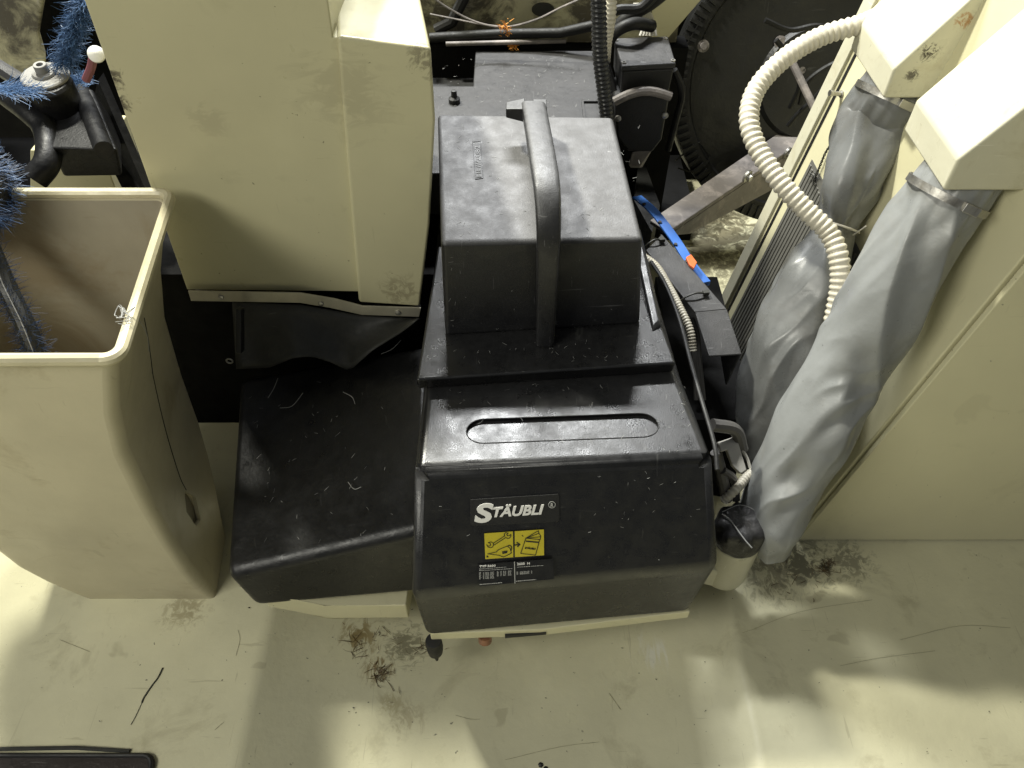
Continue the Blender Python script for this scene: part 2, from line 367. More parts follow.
# small raised lines and a knob on the rear plate
l2 = MB(); l2.box((.155,1.40,.6405), (.160,1.62,.645)); l2.box((.155,1.62,.6405),(.2,1.625,.645)); l2.build('plate_rib', M_plate, U)
kb = MB(); kp = P(454, 94, z=.66); kb.lathe(kp + V(0,0,-.02), (0,0,1), [(.013,0),(.013,.01),(.007,.014),(.006,.028),(0,.029)], 12); kb.build('knob', M_matte, U)
# handle
hx = lambda y_: .058 - .07*(y_ - .98)
yz = [(.972,.531),(.974,.62),(.977,.70),(.985,.755),(1.003,.79),(1.035,.812),(1.10,.818),(1.20,.82),(1.27,.818)]
outer = yz; th_ = .021
hp = spline([V(hx(y_), y_, z_) for y_, z_ in yz], 6)
h = MB(); rings = []
for i, p in enumerate(hp):
    t = (hp[min(i+1, len(hp)-1)] - hp[max(i-1,0)]).normalized(); sd = V(1,-.07,0).normalized(); u2 = sd.cross(t).normalized()*-1
    hw = .0165 + .0055*min(1, i/(len(hp)*.7))
    ring = []
    for k in range(16):
        an = 2*math.pi*k/16; cx, cy = math.cos(an), math.sin(an)
        sx = math.copysign(abs(cx)**.5, cx)*hw; sy = math.copysign(abs(cy)**.5, cy)*.011
        ring.append(p + sd*sx + u2*sy*1.15)
    rings.append(ring)
h.loft(rings)
yb = 1.275
hc0 = hx(yb) + .012
h.hexa([(hc0-.012,yb-.02,.745),(hc0+.012,yb-.02,.745),(hc0+.012,yb+.012,.75),(hc0-.012,yb+.012,.75)],
       [(hc0-.012,yb-.02,.823),(hc0+.012,yb-.02,.823),(hc0+.012,yb+.015,.823),(hc0-.012,yb+.015,.823)])
h.hexa([(hx(yb)-.048,yb-.014,.803),(hx(yb)-.015,yb-.025,.800),(hx(yb)-.015,yb+.013,.800),(hx(yb)-.048,yb+.010,.803)],
       [(hx(yb)-.048,yb-.014,.820),(hx(yb)-.015,yb-.025,.826),(hx(yb)-.015,yb+.013,.826),(hx(yb)-.048,yb+.010,.820)])
h.build('handle', M_hand, U, bevel=.004)
# front web of the handle against the cover
hw_ = MB(); hw_.hexa([(.047,.975,.531),(.071,.975,.531),(.071,1.02,.531),(.047,1.02,.531)], [(.047,.985,.74),(.071,.985,.74),(.066,1.03,.745),(.042,1.03,.745)])
hw_.build('handle_web', M_black, U)
# right hand rim of the front cover (upstanding worn edge)
rimp = spline([P(716, 466, z=.49), P(713, 440, z=.505), P(700, 395, z=.51), P(690, 360, z=.515), P(678, 315, z=.52), P(664, 280, z=.52), P(650, 258, z=.515)], 5)
MB().tube([p + V(.004,0,-.010) for p in rimp], .0038, 8).build('cover_edge', M_matte, U)
sh = MB(); sh.hexa([(.262,.99,.498),(.286,.99,.498),(.272,1.27,.498),(.232,1.27,.498)], [(.252,1.0,.535),(.270,1.02,.54),(.255,1.26,.57),(.236,1.26,.57)])
sh.build('shroud', M_black, U, bevel=.006)

# side cover
SR, SL = P(402, 538, z=.32), P(224, 576, z=.225)
BRs, BLs = P(406, 345, z=.365), P(238, 378, z=.27)
bR, bL = P(413, 598, z=.13), P(255, 609, z=.13)
sc_ = MB()
bR = bR + V(.02,.01,0)
sc_.loft([[bL, bR, V(-.18,1.16,.13), V(-.56,1.18,.13)], [SL, SR+V(.04,.012,.008), BRs+V(.05,0,.005), BLs]])
sc_.build('side_cover', M_side, U, bevel=.020, seg=6)
# cream base below the covers
bs = MB()
bs.prism([P(431, 640, z=.112), P(540, 636, z=.112), P(688, 618, z=.112), V(.30,1.2,.112), V(-.14,1.2,.112)], (0,0,.0275))
bs.prism([P(268, 609, z=.115)+V(0,.004,0), P(330, 618, z=.07), P(409, 618, z=.07), V(-.19,.95,.07), V(-.49,.95,.07)], (0,0,.055))
bs.build('base', M_cab, U, bevel=.003)
MB().box((-.40,.80,.0), (.26,1.25,.11)).build('base_frame', M_void, U)
ft = MB(); fo = P(434, 643, z=.10); ft.lathe(V(fo.x, fo.y, 0), (0,0,1), [(.003,.022),(.005,.045),(.008,.047),(.008,.058),(.014,.060),(.016,.085),(.015,.112)], 18)
ft.build('foot', M_matte, U, bevel=.001)
kk = MB(); ko = P(485, 640, z=.105); kk.lathe(ko + V(0,.004,-.006), (0,-.3,-1), [(.013,-.01),(.013,.004),(.008,.010),(0,.012)], 16); kk.build('drain_plug', M_copper, U)
mp = MB(); MBp = Plane(P(431,640,z=.112), P(688,618,z=.112), P(431,636,z=.139))
mp.prism([P(505,636.3,z=.118)+V(0,-.004,0), P(546,632.6,z=.118)+V(0,-.004,0), P(546,632.6,z=.118)+V(0,-.004,.010), P(505,636.3,z=.118)+V(0,-.004,.010)], (0,.004,0)); mp.build('slot_plate', M_matte, U)

# --- writing on the front face
FPn = Plane(FL0, FR0, FL1)
H = FPn.hit
def Z3(x, y, l=0): return H(470 + x/10.78, 490 + y/10.78, l)
nf = FPn.n
npl = MB()
pc = [(5,100),(950,40),(965,60),(965,325),(945,340),(30,385),(5,360)]
npl.prism([Z3(*p) - nf*.0004 for p in pc], nf*.0016)
plate = npl.build('name_plate', M_matte, U, bevel=.0008, seg=2)
ed = MB(); ribbon(ed, [Z3(0,105), Z3(950,42)], .0011, nf, lift=.0015); ed.build('plate_highlight', M_print, plate) if False else None
text_on('plate_letter', 'S', Z3(40, 350), Z3(222, 343), Z3(85, 142), nf, M_white, plate, bold=.035, th=.0022)
text_on('plate_lettering', 'TÄUBLI', Z3(222, 290), Z3(765, 258), Z3(258, 158), nf, M_white, plate, bold=.032, th=.0022, space=1.0)
rg = MB(); cc = Z3(883, 158, .0016); ux = (Z3(900,157) - Z3(800,163)).normalized(); uy = nf.cross(ux).normalized()
rpts = [cc + (ux*math.cos(k/20*2*math.pi) + uy*math.sin(k/20*2*math.pi))*.0054 for k in range(21)]
ribbon(rg, rpts, .0010, nf); rg.build('registered_ring', M_print, plate)
text_on('registered_letter', 'R', Z3(867, 178), Z3(898, 175), Z3(869, 142), nf, M_print, plate, bold=.02, th=.0022)
yl = MB(); yl.prism([Z3(*p) for p in ((148,468),(800,425),(800,705),(160,750))], nf*.0006)
ylab = yl.build('warning_label', M_ink, U)
ys_ = MB()
ys_.prism([Z3(*p, .0006) for p in ((154,468),(462,446),(466,724),(165,744))], nf*.0004)
ys_.prism([Z3(*p, .0006) for p in ((482,444),(796,424),(798,702),(484,722))], nf*.0004)
ys_.build('yellow_field', M_yellow, ylab)
ink = MB()
def draw(pts, wd=.0010): ribbon(ink, [Z3(*p) for p in pts], wd, nf, lift=.0012)
draw([(250,570),(375,490)]); draw([(258,590),(385,508)])
draw([(180,585),(185,600),(210,600),(222,588),(215,570),(195,565),(225,555),(248,568),(252,590),(240,612),(215,620),(190,608)])
draw([(370,490),(368,470),(385,455),(410,460),(395,475),(402,490),(425,488),(438,475),(440,495),(425,515),(400,518),(385,508)])
draw([(190,685),(280,665),(305,640),(400,600),(430,625),(445,675),(420,690),(360,718),(310,700),(195,685)])
draw([(405,602),(420,592),(440,598),(448,620),(440,650)], .0014); draw([(183,705),(195,718),(178,718)], .0014)
draw([(350,665),(398,655)], .0022); draw([(352,680),(395,670)], .0018)
draw([(600,515),(545,680),(705,698),(750,530)]); draw([(600,515),(735,435),(740,465),(760,490),(755,530)])
draw([(610,512),(745,462)]); draw([(615,514),(758,500)]); draw([(600,515),(750,530)], .0012)
draw([(605,548),(735,560)], .0024); draw([(570,495),(560,485)])
ink.build('pictogram', M_ink, ylab)
text_on('label_lettering', 'STÄUBLI', Z3(588, 630), Z3(700, 640), Z3(594, 606), nf, M_ink, ylab, bold=.03, th=.0014)
ar = MB(); ribbon(ar, [Z3(474,590), Z3(518,584)], .0022, nf, lift=.0012); ribbon(ar, [Z3(505,562), Z3(535,582), Z3(512,606)], .0020, nf, lift=.0012)
ar.build('arrow', M_ink, ylab)
# data print
def D(x, y, l=0): return H(470 + x/10.24, 555 + y/10.24, l)
dp = MB(); dp.prism([D(*p) for p in ((80,95),(850,38),(860,245),(95,320))], nf*.0003)
dlab = dp.build('data_label', M_black, U)
text_on('data_lettering', 'TYP 2600', D(97,126), D(262,114), D(97,106), nf, M_white, dlab, bold=.015, th=.0012)
text_on('data_lettering', '2600  N', D(482,101), D(612,92), D(482,78), nf, M_white, dlab, bold=.015, th=.0012)
pr = MB()
def prow(x0, y0, x1, y1, wd=.0007, gap=.35):
    x = x0
    while x < x1:
        L = random.uniform(6, 22); xe = min(x+L, x1)
        ya = y0 + (y1-y0)*(x-x0)/(x1-x0); yb_ = y0 + (y1-y0)*(xe-x0)/(x1-x0)
        ribbon(pr, [D(x, ya), D(xe, yb_)], wd, nf, lift=.0006); x = xe + random.uniform(3, 9)
prow(97,142,370,120); prow(97,158,432,136)
for x0, x1 in ((95,112),(135,145),(158,195),(208,245),(276,292),(312,325),(340,368),(390,422)):
    for k in range(8 if x0 < 250 else 6): prow(x0, 180+k*9-(x0-95)*.07, x1, 179+k*9-(x0-95)*.07, .0006)
prow(100,300,325,280,.0009); prow(485,122,750,104); prow(470,266,675,248,.0009)
for k in range(4): prow(478,172+k*8,492,171+k*8,.0006); prow(512,170+k*8,606,162+k*8,.0006); prow(626,160+k*8,634,160+k*8,.0006)
ribbon(pr, [D(455,68), D(460,286)], .0012, nf, lift=.0006)
pr.build('small_print', M_print, dlab)

# ------------------------------------------------------------------ loom side housing, upper left
Lh = thing('loom_housing', 'large cream enamel machine housing with riveted metal strip, above the black side cover', 'machine housing', (-.4, 1.3, 0))
yp = 1.15
PL = lambda px, py, y_=yp: P(px, py, y=y_)
body = [PL(187, 290), PL(366, 292), PL(357, 180), PL(342, 38), PL(333, 37), V(-.262, yp, 1.11), V(-.612, yp, 1.11)]
MB().prism(body, (0, .34, 0)).build('main_panel', M_panel, Lh, bevel=.003)
yc = 1.138
cc_ = [PL(359, 303, yc), PL(420, 307, yc), PL(430, 225, yc), PL(435.5, 120, yc), PL(431, 48, yc), PL(337, 36, yc), PL(347, 160, yc)]
MB().prism(cc_, (-.05, .30, 0)).build('corner_cover', M_panel, Lh, bevel=.006)
ts = MB(); yt = 1.134
ts.prism([PL(188, 291, yt), PL(300, 293, yt), PL(335, 299, yt), PL(362, 306, yt), PL(421, 308, yt), PL(419, 317, yt), PL(362, 315, yt), PL(330, 308, yt), PL(300, 303, yt), PL(191, 301, yt)], (0, .003, 0))
strip = ts.build('metal_strip', M_trim, Lh, bevel=.0008)
for q_ in ((221, 297), (321, 303.5), (398, 312.5)):
    c0 = PL(*q_, yt); MB().lathe(c0, (0,-1,0), [(.0058,-.001),(.0055,.0025),(.003,.0035),(0,.0035)], 14).build('rivet', M_steel, strip)
MB().prism([PL(192, 298, 1.16), PL(420, 313, 1.16), PL(416, 330, 1.16), PL(240, 330, 1.16), PL(205, 312, 1.16)], (0,.2,0)).build('rear_skirt', M_void, Lh)
# hanging rubber flap, curved in depth
n_ = 26; fr = []; top_pts = [(232, 303), (300, 305), (362, 316), (420, 318)]; bot_pts = [(236, 369), (268, 368), (292, 358), (312, 356), (330, 362), (349, 371), (372, 350), (400, 332), (418, 318)]
def lerp_poly(pts, t):
    L = [0]; 
    for a_, b_ in zip(pts, pts[1:]): L.append(L[-1] + math.hypot(b_[0]-a_[0], b_[1]-a_[1]))
    d_ = t*L[-1]
    for k in range(len(pts)-1):
        if d_ <= L[k+1] + 1e-9:
            s_ = (d_-L[k])/(L[k+1]-L[k]); return (pts[k][0]+(pts[k+1][0]-pts[k][0])*s_, pts[k][1]+(pts[k+1][1]-pts[k][1])*s_)
rows = []
for j in range(9):
    row = []
    for i in range(n_):
        a_ = lerp_poly(top_pts, i/(n_-1)); b_ = lerp_poly(bot_pts, i/(n_-1)); s_ = j/8
        px_, py_ = a_[0]+(b_[0]-a_[0])*s_, a_[1]+(b_[1]-a_[1])*s_
        yy = 1.145 - .065*s_**1.4 + .006*math.sin(i*.7)*s_
        row.append(PL(px_, py_, yy))
    rows.append(row)
fm = MB(); vs_ = [v for r_ in rows for v in r_]
fm.add(vs_, [(j*n_+i, j*n_+i+1, (j+1)*n_+i+1, (j+1)*n_+i) for j in range(8) for i in range(n_-1)])
fo_ = fm.build('rubber_flap', M_rubber, Lh, ang=80); sd_ = fo_.modifiers.new('s', 'SOLIDIFY'); sd_.thickness = .003
bk = MB(); bk.bar(PL(240, 308, 1.10), PL(240, 352, 1.06), .022, .012, (1,0,0)); bkt = bk.build('flap_bracket', M_matte, Lh, bevel=.003)
MB().tube([PL(229.5,361,1.05) + V(.006*math.cos(k*math.pi/6), 0, .006*math.sin(k*math.pi/6)) for k in range(12)], .0016, 6, closed=True).build('ring_screw', M_steel, bkt)
# dark backing box added in place of the shade below the housing
MB().box((-1.3, 1.22, 0), (-.16, 1.75, .48)).build('shade_backing', M_void, Lh)
# wear: chips
# ------------------------------------------------------------------ cream bin
Bn = thing('waste_bin', 'tall cream plastic bin, open top, scuffed, standing left of the black machine', 'bin', (-.78, .9, 0))
prof = [(0, -.914, -.640, .745, .90, .012), (.03, -.935, -.646, .742, .94, .018), (.08, -.965, -.651, .740, .985, .02), (.143, -.99, -.653, .738, 1.02, .02), (.22, -1.0, -.653, .736, 1.045, .02),
        (.37, -1.005, -.646, .733, 1.055, .02), (.52, -1.005, -.631, .731, 1.065, .02), (.62, -1.005, -.607, .730, 1.08, .02), (.70, -1.005, -.577, .728, 1.10, .02), (.742, -1.01, -.560, .727, 1.112, .02)]
skew = lambda ring: [V(p.x - .11*(p.y-.92), p.y, p.z) for p in ring]
outer = [skew(rrect(a_[1], a_[2], a_[3], a_[4], a_[5], a_[0])) for a_ in prof]
inner = [skew(rrect(a_[1]+.008, a_[2]-.008, a_[3]+.008, a_[4]-.008, .014, max(a_[0], .012))) for a_ in prof[::-1]]
bb = MB().loft(outer + inner).build('bin_body', M_bin, Bn, ang=50)
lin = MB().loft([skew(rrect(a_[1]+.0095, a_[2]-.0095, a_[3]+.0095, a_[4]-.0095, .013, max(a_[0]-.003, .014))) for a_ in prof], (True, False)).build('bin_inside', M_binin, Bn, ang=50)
hc = MB(); hc.prism([V(-.60, y_, z_) for y_, z_ in ((.83,.20),(.86,.23),(.885,.17),(.86,.125),(.835,.14))], (-.056, 0, 0)); cut(bb, hc)
rp = skew(rrect(-1.012, -.556, .724, 1.115, .022, .745))
MB().tube(rp, .0095, 10, closed=True).build('bin_rim', M_binrim, Bn)
crk = MB()
XB = lambda z_: -.6385 if z_ < .3 else -.626
def binx(y_, z_):
    for a_, b_ in zip(prof, prof[1:]):
        if a_[0] <= z_ <= b_[0]: return a_[2] + (b_[2]-a_[2])*(z_-a_[0])/(b_[0]-a_[0]) - .11*(y_-.92)
    return -.6
def onbin(px, py):
    x_ = -.61
    for _ in range(12): p = P(px, py, x=x_); x_ = binx(p.y, max(0, min(.74, p.z)))
    return P(px, py, x=x_) + V(.0006,0,0)
for c__ in ([(144,318),(148,340),(151,362),(153,378)], [(152,372),(158,400),(164,425),(171,450),(180,478),(186,490)]):
    crk.tube([onbin(*q) for q in [(lambda a: a)(q) for q in [tuple(v[:2]) for v in spline([V(x_,y_,0) for x_,y_ in c__], 3)]]], .0009, 4)
crk.build('crack', M_ink, Bn)
th = MB()
for k in range(7):
    a_ = P(126+random.uniform(-3,3), 318+random.uniform(-6,6), z=.757)
    th.tube(spline([a_, a_+V(.012*random.uniform(-1,1),.01,.006), a_+V(.014*random.uniform(-1,1),-.006,.002), a_+V(-.006,-.014*random.uniform(.2,1),.004)],4), .0006, 4)
th.tube(spline([P(131,318,z=.757), P(140,322,x=-.583), P(147,335,x=-.59), P(149,352,x=-.60)],5), .0006, 4)
tag(th.build('loose_thread', M_lint), 'white loose thread caught on the cream bin rim', 'thread')

# ------------------------------------------------------------------ blue brush, bracket, yarn
Br = thing('yarn_brush', 'round dark blue fibrous brush over the open bin at the left edge', 'brush', (-.89, 1.10, .70))
bc = V(-.905, 1.07, .79)
MB().lathe(bc + V(-.16,0,.03), (1,0,-.2), [(.065,0),(.07,.02),(.07,.20),(.058,.23)], 24).build('brush_core', M_ink, Br)
f1, f2 = MB(), MB()
for k in range(9000):
    an = random.uniform(0, 2*math.pi); hh = random.uniform(-.16, .055)
    ax = V(1,0,-.2).normalized(); u_ = V(0,1,0); v_ = ax.cross(u_)
    rad_ = u_*math.cos(an) + v_*math.sin(an)
    endk = max(0, (hh-.0)/.055)
    d_ = (rad_*(1-.7*endk) + ax*(endk*1.1+.2) + V(random.uniform(-.3,.3),random.uniform(-.3,.3),random.uniform(-.5,.1))).normalized()
    if (rad_.dot(V(0,-.6,.8))) < -.5 and endk < .2: continue
    (f1 if random.random() < .62 else f2).fiber(bc + ax*hh + rad_*.066*(1-.5*endk), d_, random.uniform(.02,.055), .00045, 1.1)
f1.build('dark_bristles', M_yarn, Br); f2.build('pale_bristles', M_yarnl, Br)
Bs = thing('brush_strip', 'narrow dark blue brush strip hanging down inside the cream bin', 'brush', P(20, 310, z=.62))
sp = spline([P(-14, 238, z=.72), P(6, 285, z=.66), P(24, 322, z=.62), P(36, 352, z=.58), P(46,380,z=.54)], 6)
MB().tube(sp, .016, 10).build('strip_back', M_ink, Bs)
f1 = MB()
for k in range(1100):
    i = random.randrange(len(sp)-1); p = sp[i].lerp(sp[i+1], random.random())
    f1.fiber(p, (random.uniform(-1,1), random.uniform(-1,.6), random.uniform(-.3,.8)), random.uniform(.02,.04), .0004, 1.0)
f1.build('bristles', M_yarn, Bs)
MB().tube([p + V(.006,-.012,.013) for p in sp], .0007, 4).build('edge_thread', M_lint, Bs)

Bk = thing('roller_bracket', 'black metal bracket with a large steel washer and bolt, behind the bin', 'bracket', (-.8, 1.3, .6))
wc = P(45, 76, z=.85)
MB().lathe(wc, (.05,-.12,1), [(.040,-.004),(.041,-.002),(.041,.001),(.038,.003),(.010,.004)], 40).build('washer', M_wash, Bk, bevel=.0006)
MB().lathe(wc + V(0,0,.004), (.05,-.12,1), [(.019,-.002),(.020,.001),(.018,.004),(.011,.005)], 28).build('inner_washer', M_wash, Bk)
nb = MB().lathe(wc + V(0,0,.008), (.05,-.12,1), [(.0115,-.002),(.0115,.012),(.0105,.014),(.006,.014),(.006,.006),(0,.006)], 20).build('bolt', M_wash, Bk)
hb = MB(); hb.lathe(wc + V(0,0,-.10), (.05,-.12,1), [(.03,-.02),(.040,0),(.042,.09),(.036,.096)], 30)
hb.build('hub', M_brk, Bk, bevel=.002)
MB().hexa([P(52,153,z=.74)+V(0,0,-.05), P(112,152,z=.74)+V(0,0,-.05), P(112,110,z=.74)+V(0,0,-.05), P(48,110,z=.74)+V(0,0,-.05)],
          [P(50,148,z=.78), P(118,150,z=.78), P(92,88,z=.80), P(40,88,z=.80)]).build('bracket_body', M_brk, Bk, bevel=.006)
MB().tube([P(82,92,z=.79), P(104,150,z=.79)], .016, 16).build('bracket_tube', M_brk, Bk)
MB().lathe(P(79.5,127,z=.782), (0,-.1,1), [(.006,-.002),(.006,.003),(0,.003)], 12).build('screw', M_plate, Bk)
MB().tube(spline([P(8,95,z=.81), P(30,112,z=.80), P(46,130,z=.78), P(48,160,z=.76), P(34,180,z=.74)],5), [.022]*21, 12).build('bracket_arm', M_brk, Bk)
MB().tube([P(-10,62,z=.86), P(22,82,z=.84)], .014, 8).build('pivot_pin', M_plate, Bk)
# a lean black post beside the housing
MB().prism([P(98,80,y=1.42), P(150,200,y=1.30), P(128,200,y=1.30), P(88,120,y=1.42)], (0,.03,0)).build('bracket_post', M_brk, Bk)
# cream background block and low cream box
cb = MB(); cb.loft([[P(-60,-30,y=1.62), P(52,-30,y=1.62), P(41,35,y=1.60), P(50,66,y=1.58), P(30,85,y=1.58), P(-60,60,y=1.58)], [p + V(-.14,.25,0) for p in [P(-60,-30,y=1.62), P(52,-30,y=1.62), P(41,35,y=1.60), P(50,66,y=1.58), P(30,85,y=1.58), P(-60,60,y=1.58)]]])
tag(cb.build('machine_cover', M_dirty, bevel=.02), 'cream grimy rounded machine cover in the top left corner', 'machine cover')
cb = MB(); cb.prism([P(30,150,y=1.42), P(102,152,y=1.42), P(125,215,y=1.42), P(30,215,y=1.42)], (0,.15,0))
tag(cb.build('frame_plate', M_panel, bevel=.003), 'small cream plate between bin rim and black bracket', 'plate')
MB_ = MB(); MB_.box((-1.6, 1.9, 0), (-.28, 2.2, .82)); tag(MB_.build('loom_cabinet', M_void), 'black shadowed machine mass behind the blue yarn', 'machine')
yt_ = MB()
for k in range(1500):
    t = random.random(); px_ = 84 - 22*t + random.gauss(0,4.5); py_ = -6 + 72*t
    yt_.fiber(P(px_, py_, y=1.36 - .03*t), (random.uniform(-.8,.8), -.3, random.uniform(-1,.3)), random.uniform(.012,.035), .00042, 1.4)
for k in range(420):
    t = random.random(); px_ = 70 + 12*t + random.gauss(0,4); py_ = 92 - 14*t + random.gauss(0,2)
    yt_.fiber(P(px_, py_, z=.80), (random.uniform(-1,1), random.uniform(-1,1), .2), random.uniform(.01,.03), .00045, 1.4)
for k in range(420):
    px_ = random.uniform(-6, 30); yt_.fiber(P(px_, 89+random.gauss(0,2.5), z=.845), (1, random.uniform(-.3,.3), random.uniform(-.2,.2)), random.uniform(.02,.05), .00045, .8)
tag(yt_.build('blue_yarn', M_yarnl), 'tufts of pale blue yarn fluff behind the steel washer', 'yarn', kind='stuff')
sp_ = thing('thread_guide', 'small white and red thread guide beside the housing edge', 'thread guide', P(92,60,y=1.30))
MB().lathe(P(96,54,y=1.26), (.3,-.9,.6), [(.010,-.008),(.0135,-.004),(.013,.002),(.009,.005),(0,.006)], 22).build('cap', M_white, sp_)
MB().tube(spline([P(93,58,y=1.27), P(91,68,y=1.27), P(86,80,y=1.27)],4), [.007]*9, 10).build('stem', M_red, sp_)

# ------------------------------------------------------------------ right hand cabinet
Cb = thing('control_cabinet', 'cream enamel machine cabinet with two protruding arm covers at right', 'cabinet', (1.0, 1.1, 0))
SX = lambda y_, z_: .628 + .16*z_ - .166*(y_ - .885)
S = lambda y_, z_, l=0: V(SX(y_, z_) - l, y_, z_)
HZ = 1.06
MB().hexa([S(.897,.012), V(2.2,.897,.012), V(2.2,1.5,.012), S(1.5,.012)], [S(.897,HZ), V(2.2,.897,HZ), V(2.2,1.5,HZ), S(1.5,HZ)]).build('cabinet_body', M_cab, Cb, bevel=.003)
MB().hexa([S(.883,.004,-.004), V(2.2,.883,.004), V(2.2,.893,.004), S(.893,.004,-.004)], [S(.883,HZ,-.004), V(2.2,.883,HZ), V(2.2,.893,HZ), S(.893,HZ,-.004)]).build('front_panel', M_cab, Cb, bevel=.002)
MB().hexa([S(1.478,.01,.006), S(1.478,.01,-.02), S(1.512,.01,-.02), S(1.512,.01,.006)], [S(1.478,HZ,.006), S(1.478,HZ,-.02), S(1.512,HZ,-.02), S(1.512,HZ,.006)]).build('edge_strip', M_arm, Cb, bevel=.002)
MB().hexa([S(1.462,.01,.001), S(1.462,.01,-.02), S(1.470,.01,-.02), S(1.470,.01,.001)], [S(1.462,HZ,.001), S(1.462,HZ,-.02), S(1.470,HZ,-.02), S(1.470,HZ,.001)]).build('edge_seam', M_matte, Cb)
SP = Plane(S(.885,0), S(1.5,0), S(.885,1))
g0 = SP.hit(808, 172)
gr = MB(); ytop = []
for k in range(29):
    yy = 1.430 - k*.0108
    zt_ = .60 - .004*k if k < 10 else .56
    gr.hexa([S(yy,.03,.0025), S(yy,.03,-.01), S(yy+.0062,.03,-.01), S(yy+.0062,.03,.0025)], [S(yy,zt_,.0025), S(yy,zt_,-.01), S(yy+.0062,zt_,-.01), S(yy+.0062,zt_,.0025)])
gr.hexa([S(1.115,.025,.0006), S(1.115,.025,-.01), S(1.44,.025,-.01), S(1.44,.025,.0006)], [S(1.115,.56,.0006), S(1.115,.56,-.01), S(1.44,.61,-.01), S(1.44,.61,.0006)])
gr.build('vent_grille', M_grille, Cb)
sw = SP.hit(842, 94); nS = SP.n
MB().lathe(sw, nS, [(.007,-.002),(.007,.003),(.0045,.004),(.0045,.02),(.006,.021),(.006,.028),(0,.028)], 14).build('stud', M_steel, Cb)
def arm(y0, y1, label):
    pf = [(.632,.85), (.632,.902), (.745,1.062), (.82,1.16), (1.2,1.16), (1.2,.85)]
    a_ = MB().prism([V(x_, y0, z_) for x_, z_ in pf], (0, y1-y0, 0)).build('arm_cover', M_arm, Cb, bevel=.005, label=label)
    return a_
arm(.966, 1.137, 'nearer cream arm cover with scratched top'); arm(1.24, 1.43, 'farther cream arm cover with dark scuffs')

def sleeve(name, cl, rad, label, m, seed, amp, y0clamp):
    root = thing(name, label, 'fabric sleeve', cl[-1])
    path = spline(cl, 40); m_ = len(path); N = 160; rings = []; up = V(0,-1,0)
    L = 0; s_ = [0]
    for a_, b_ in zip(path, path[1:]): L += (b_-a_).length; s_.append(L)
    for i, p in enumerate(path):
        t = (path[min(i+1,m_-1)] - path[max(i-1,0)]).normalized(); up = (up - t*up.dot(t)).normalized(); b_ = t.cross(up)
        f = i/(m_-1)*(len(rad)-1); k0 = min(int(f), len(rad)-2); ff = f-k0; ff = ff*ff*(3-2*ff); r_ = rad[k0]*(1-ff) + rad[k0+1]*ff
        ring = []
        for k in range(N):
            an = 2*math.pi*k/N; sv = s_[i]
            a2 = an + sv*4.2
            n1 = noise.noise(V(math.cos(a2)*.85, math.sin(a2)*.85, sv*4.0 + seed))
            n2 = noise.noise(V(math.cos(an-sv*6)*1.6, math.sin(an-sv*6)*1.6, sv*9 + seed*3))
            n3 = noise.noise(V(math.cos(an)*.7, math.sin(an)*.7, sv*12 + seed*7))
            rid = .75 - 2.4*math.sqrt(n1*n1+.0012); rid2 = .6 - 2.4*math.sqrt(n2*n2+.001)
            env = min(1, sv/.10)*1.0
            d_ = amp*env*(rid*1.05 + rid2*.55*(.5+noise.noise(V(sv*5+seed, an, 0))) + n3*.3)
            d_ += .0025*math.cos(an*17 + seed)*math.exp(-sv/.035)
            oval = 1 + .10*math.cos(2*an)*env
            ring.append(p + (up*math.cos(an) + b_*math.sin(an))*(r_*oval + d_))
        rings.append(ring)
    MB().loft(rings).build('sleeve_fabric', m, root, ang=75)
    return root, path
c2 = [V(.702,1.035,.852), V(.676,1.02,.80), P(905,262,z=.70), P(876,315,z=.61), P(845,366,z=.51), P(815,425,z=.41), P(790,472,z=.32), P(772,515,z=.24), P(766,548,z=.17)]
s2, p2 = sleeve('fabric_sleeve', c2, [.057,.060,.064,.066,.067,.067,.064,.058,.043], 'grey coated fabric sleeve hanging from the nearer arm cover down to floor', M_sleeve, 3.1, .0098, 0)
c1 = [V(.703,1.335,.852), V(.680,1.315,.81), P(875,122,z=.765), P(853,180,z=.69), P(836,226,z=.615), P(808,290,z=.52), P(786,350,z=.42), P(775,410,z=.30), P(768,470,z=.18)]
s1, p1 = sleeve('fabric_sleeve', c1, [.056,.060,.063,.054,.036,.063,.074,.076,.062], 'darker creased grey sleeve pinched halfway, hanging from the farther arm cover', M_sleeve_d, 8.4, .0125, 0)
# hose clamps
def clamp(root, path, i, r_, part):
    p = path[i]; t = (path[i+1]-path[i-1]).normalized(); u_ = t.orthogonal().normalized(); b_ = t.cross(u_)
    c_ = MB(); rg_ = []
    for k in range(49):
        an = 2*math.pi*k/48; d_ = u_*math.cos(an)+b_*math.sin(an)
        rg_.append([p + d_*(r_) - t*.006, p + d_*(r_+.0018) - t*.006, p + d_*(r_+.0018) + t*.006, p + d_*(r_) + t*.006])
    rg_[-1] = rg_[0]; c_.loft(rg_, (False, False))
    o_ = c_.build(part, M_steel, root)
    # worm screw housing on the camera side
    dn = (V(0,-1,.3) - t*(V(0,-1,.3)).dot(t)).normalized(); sd = t.cross(dn)
    MB().bar(p + dn*(r_+.005) - sd*.015, p + dn*(r_+.005) + sd*.012, .014, .009, dn).build('clamp_screw', M_steel, o_, bevel=.001)
clamp(s2, p2, 37, .0645, 'hose_clamp')
clamp(s1, p1, 37, .0625, 'hose_clamp')
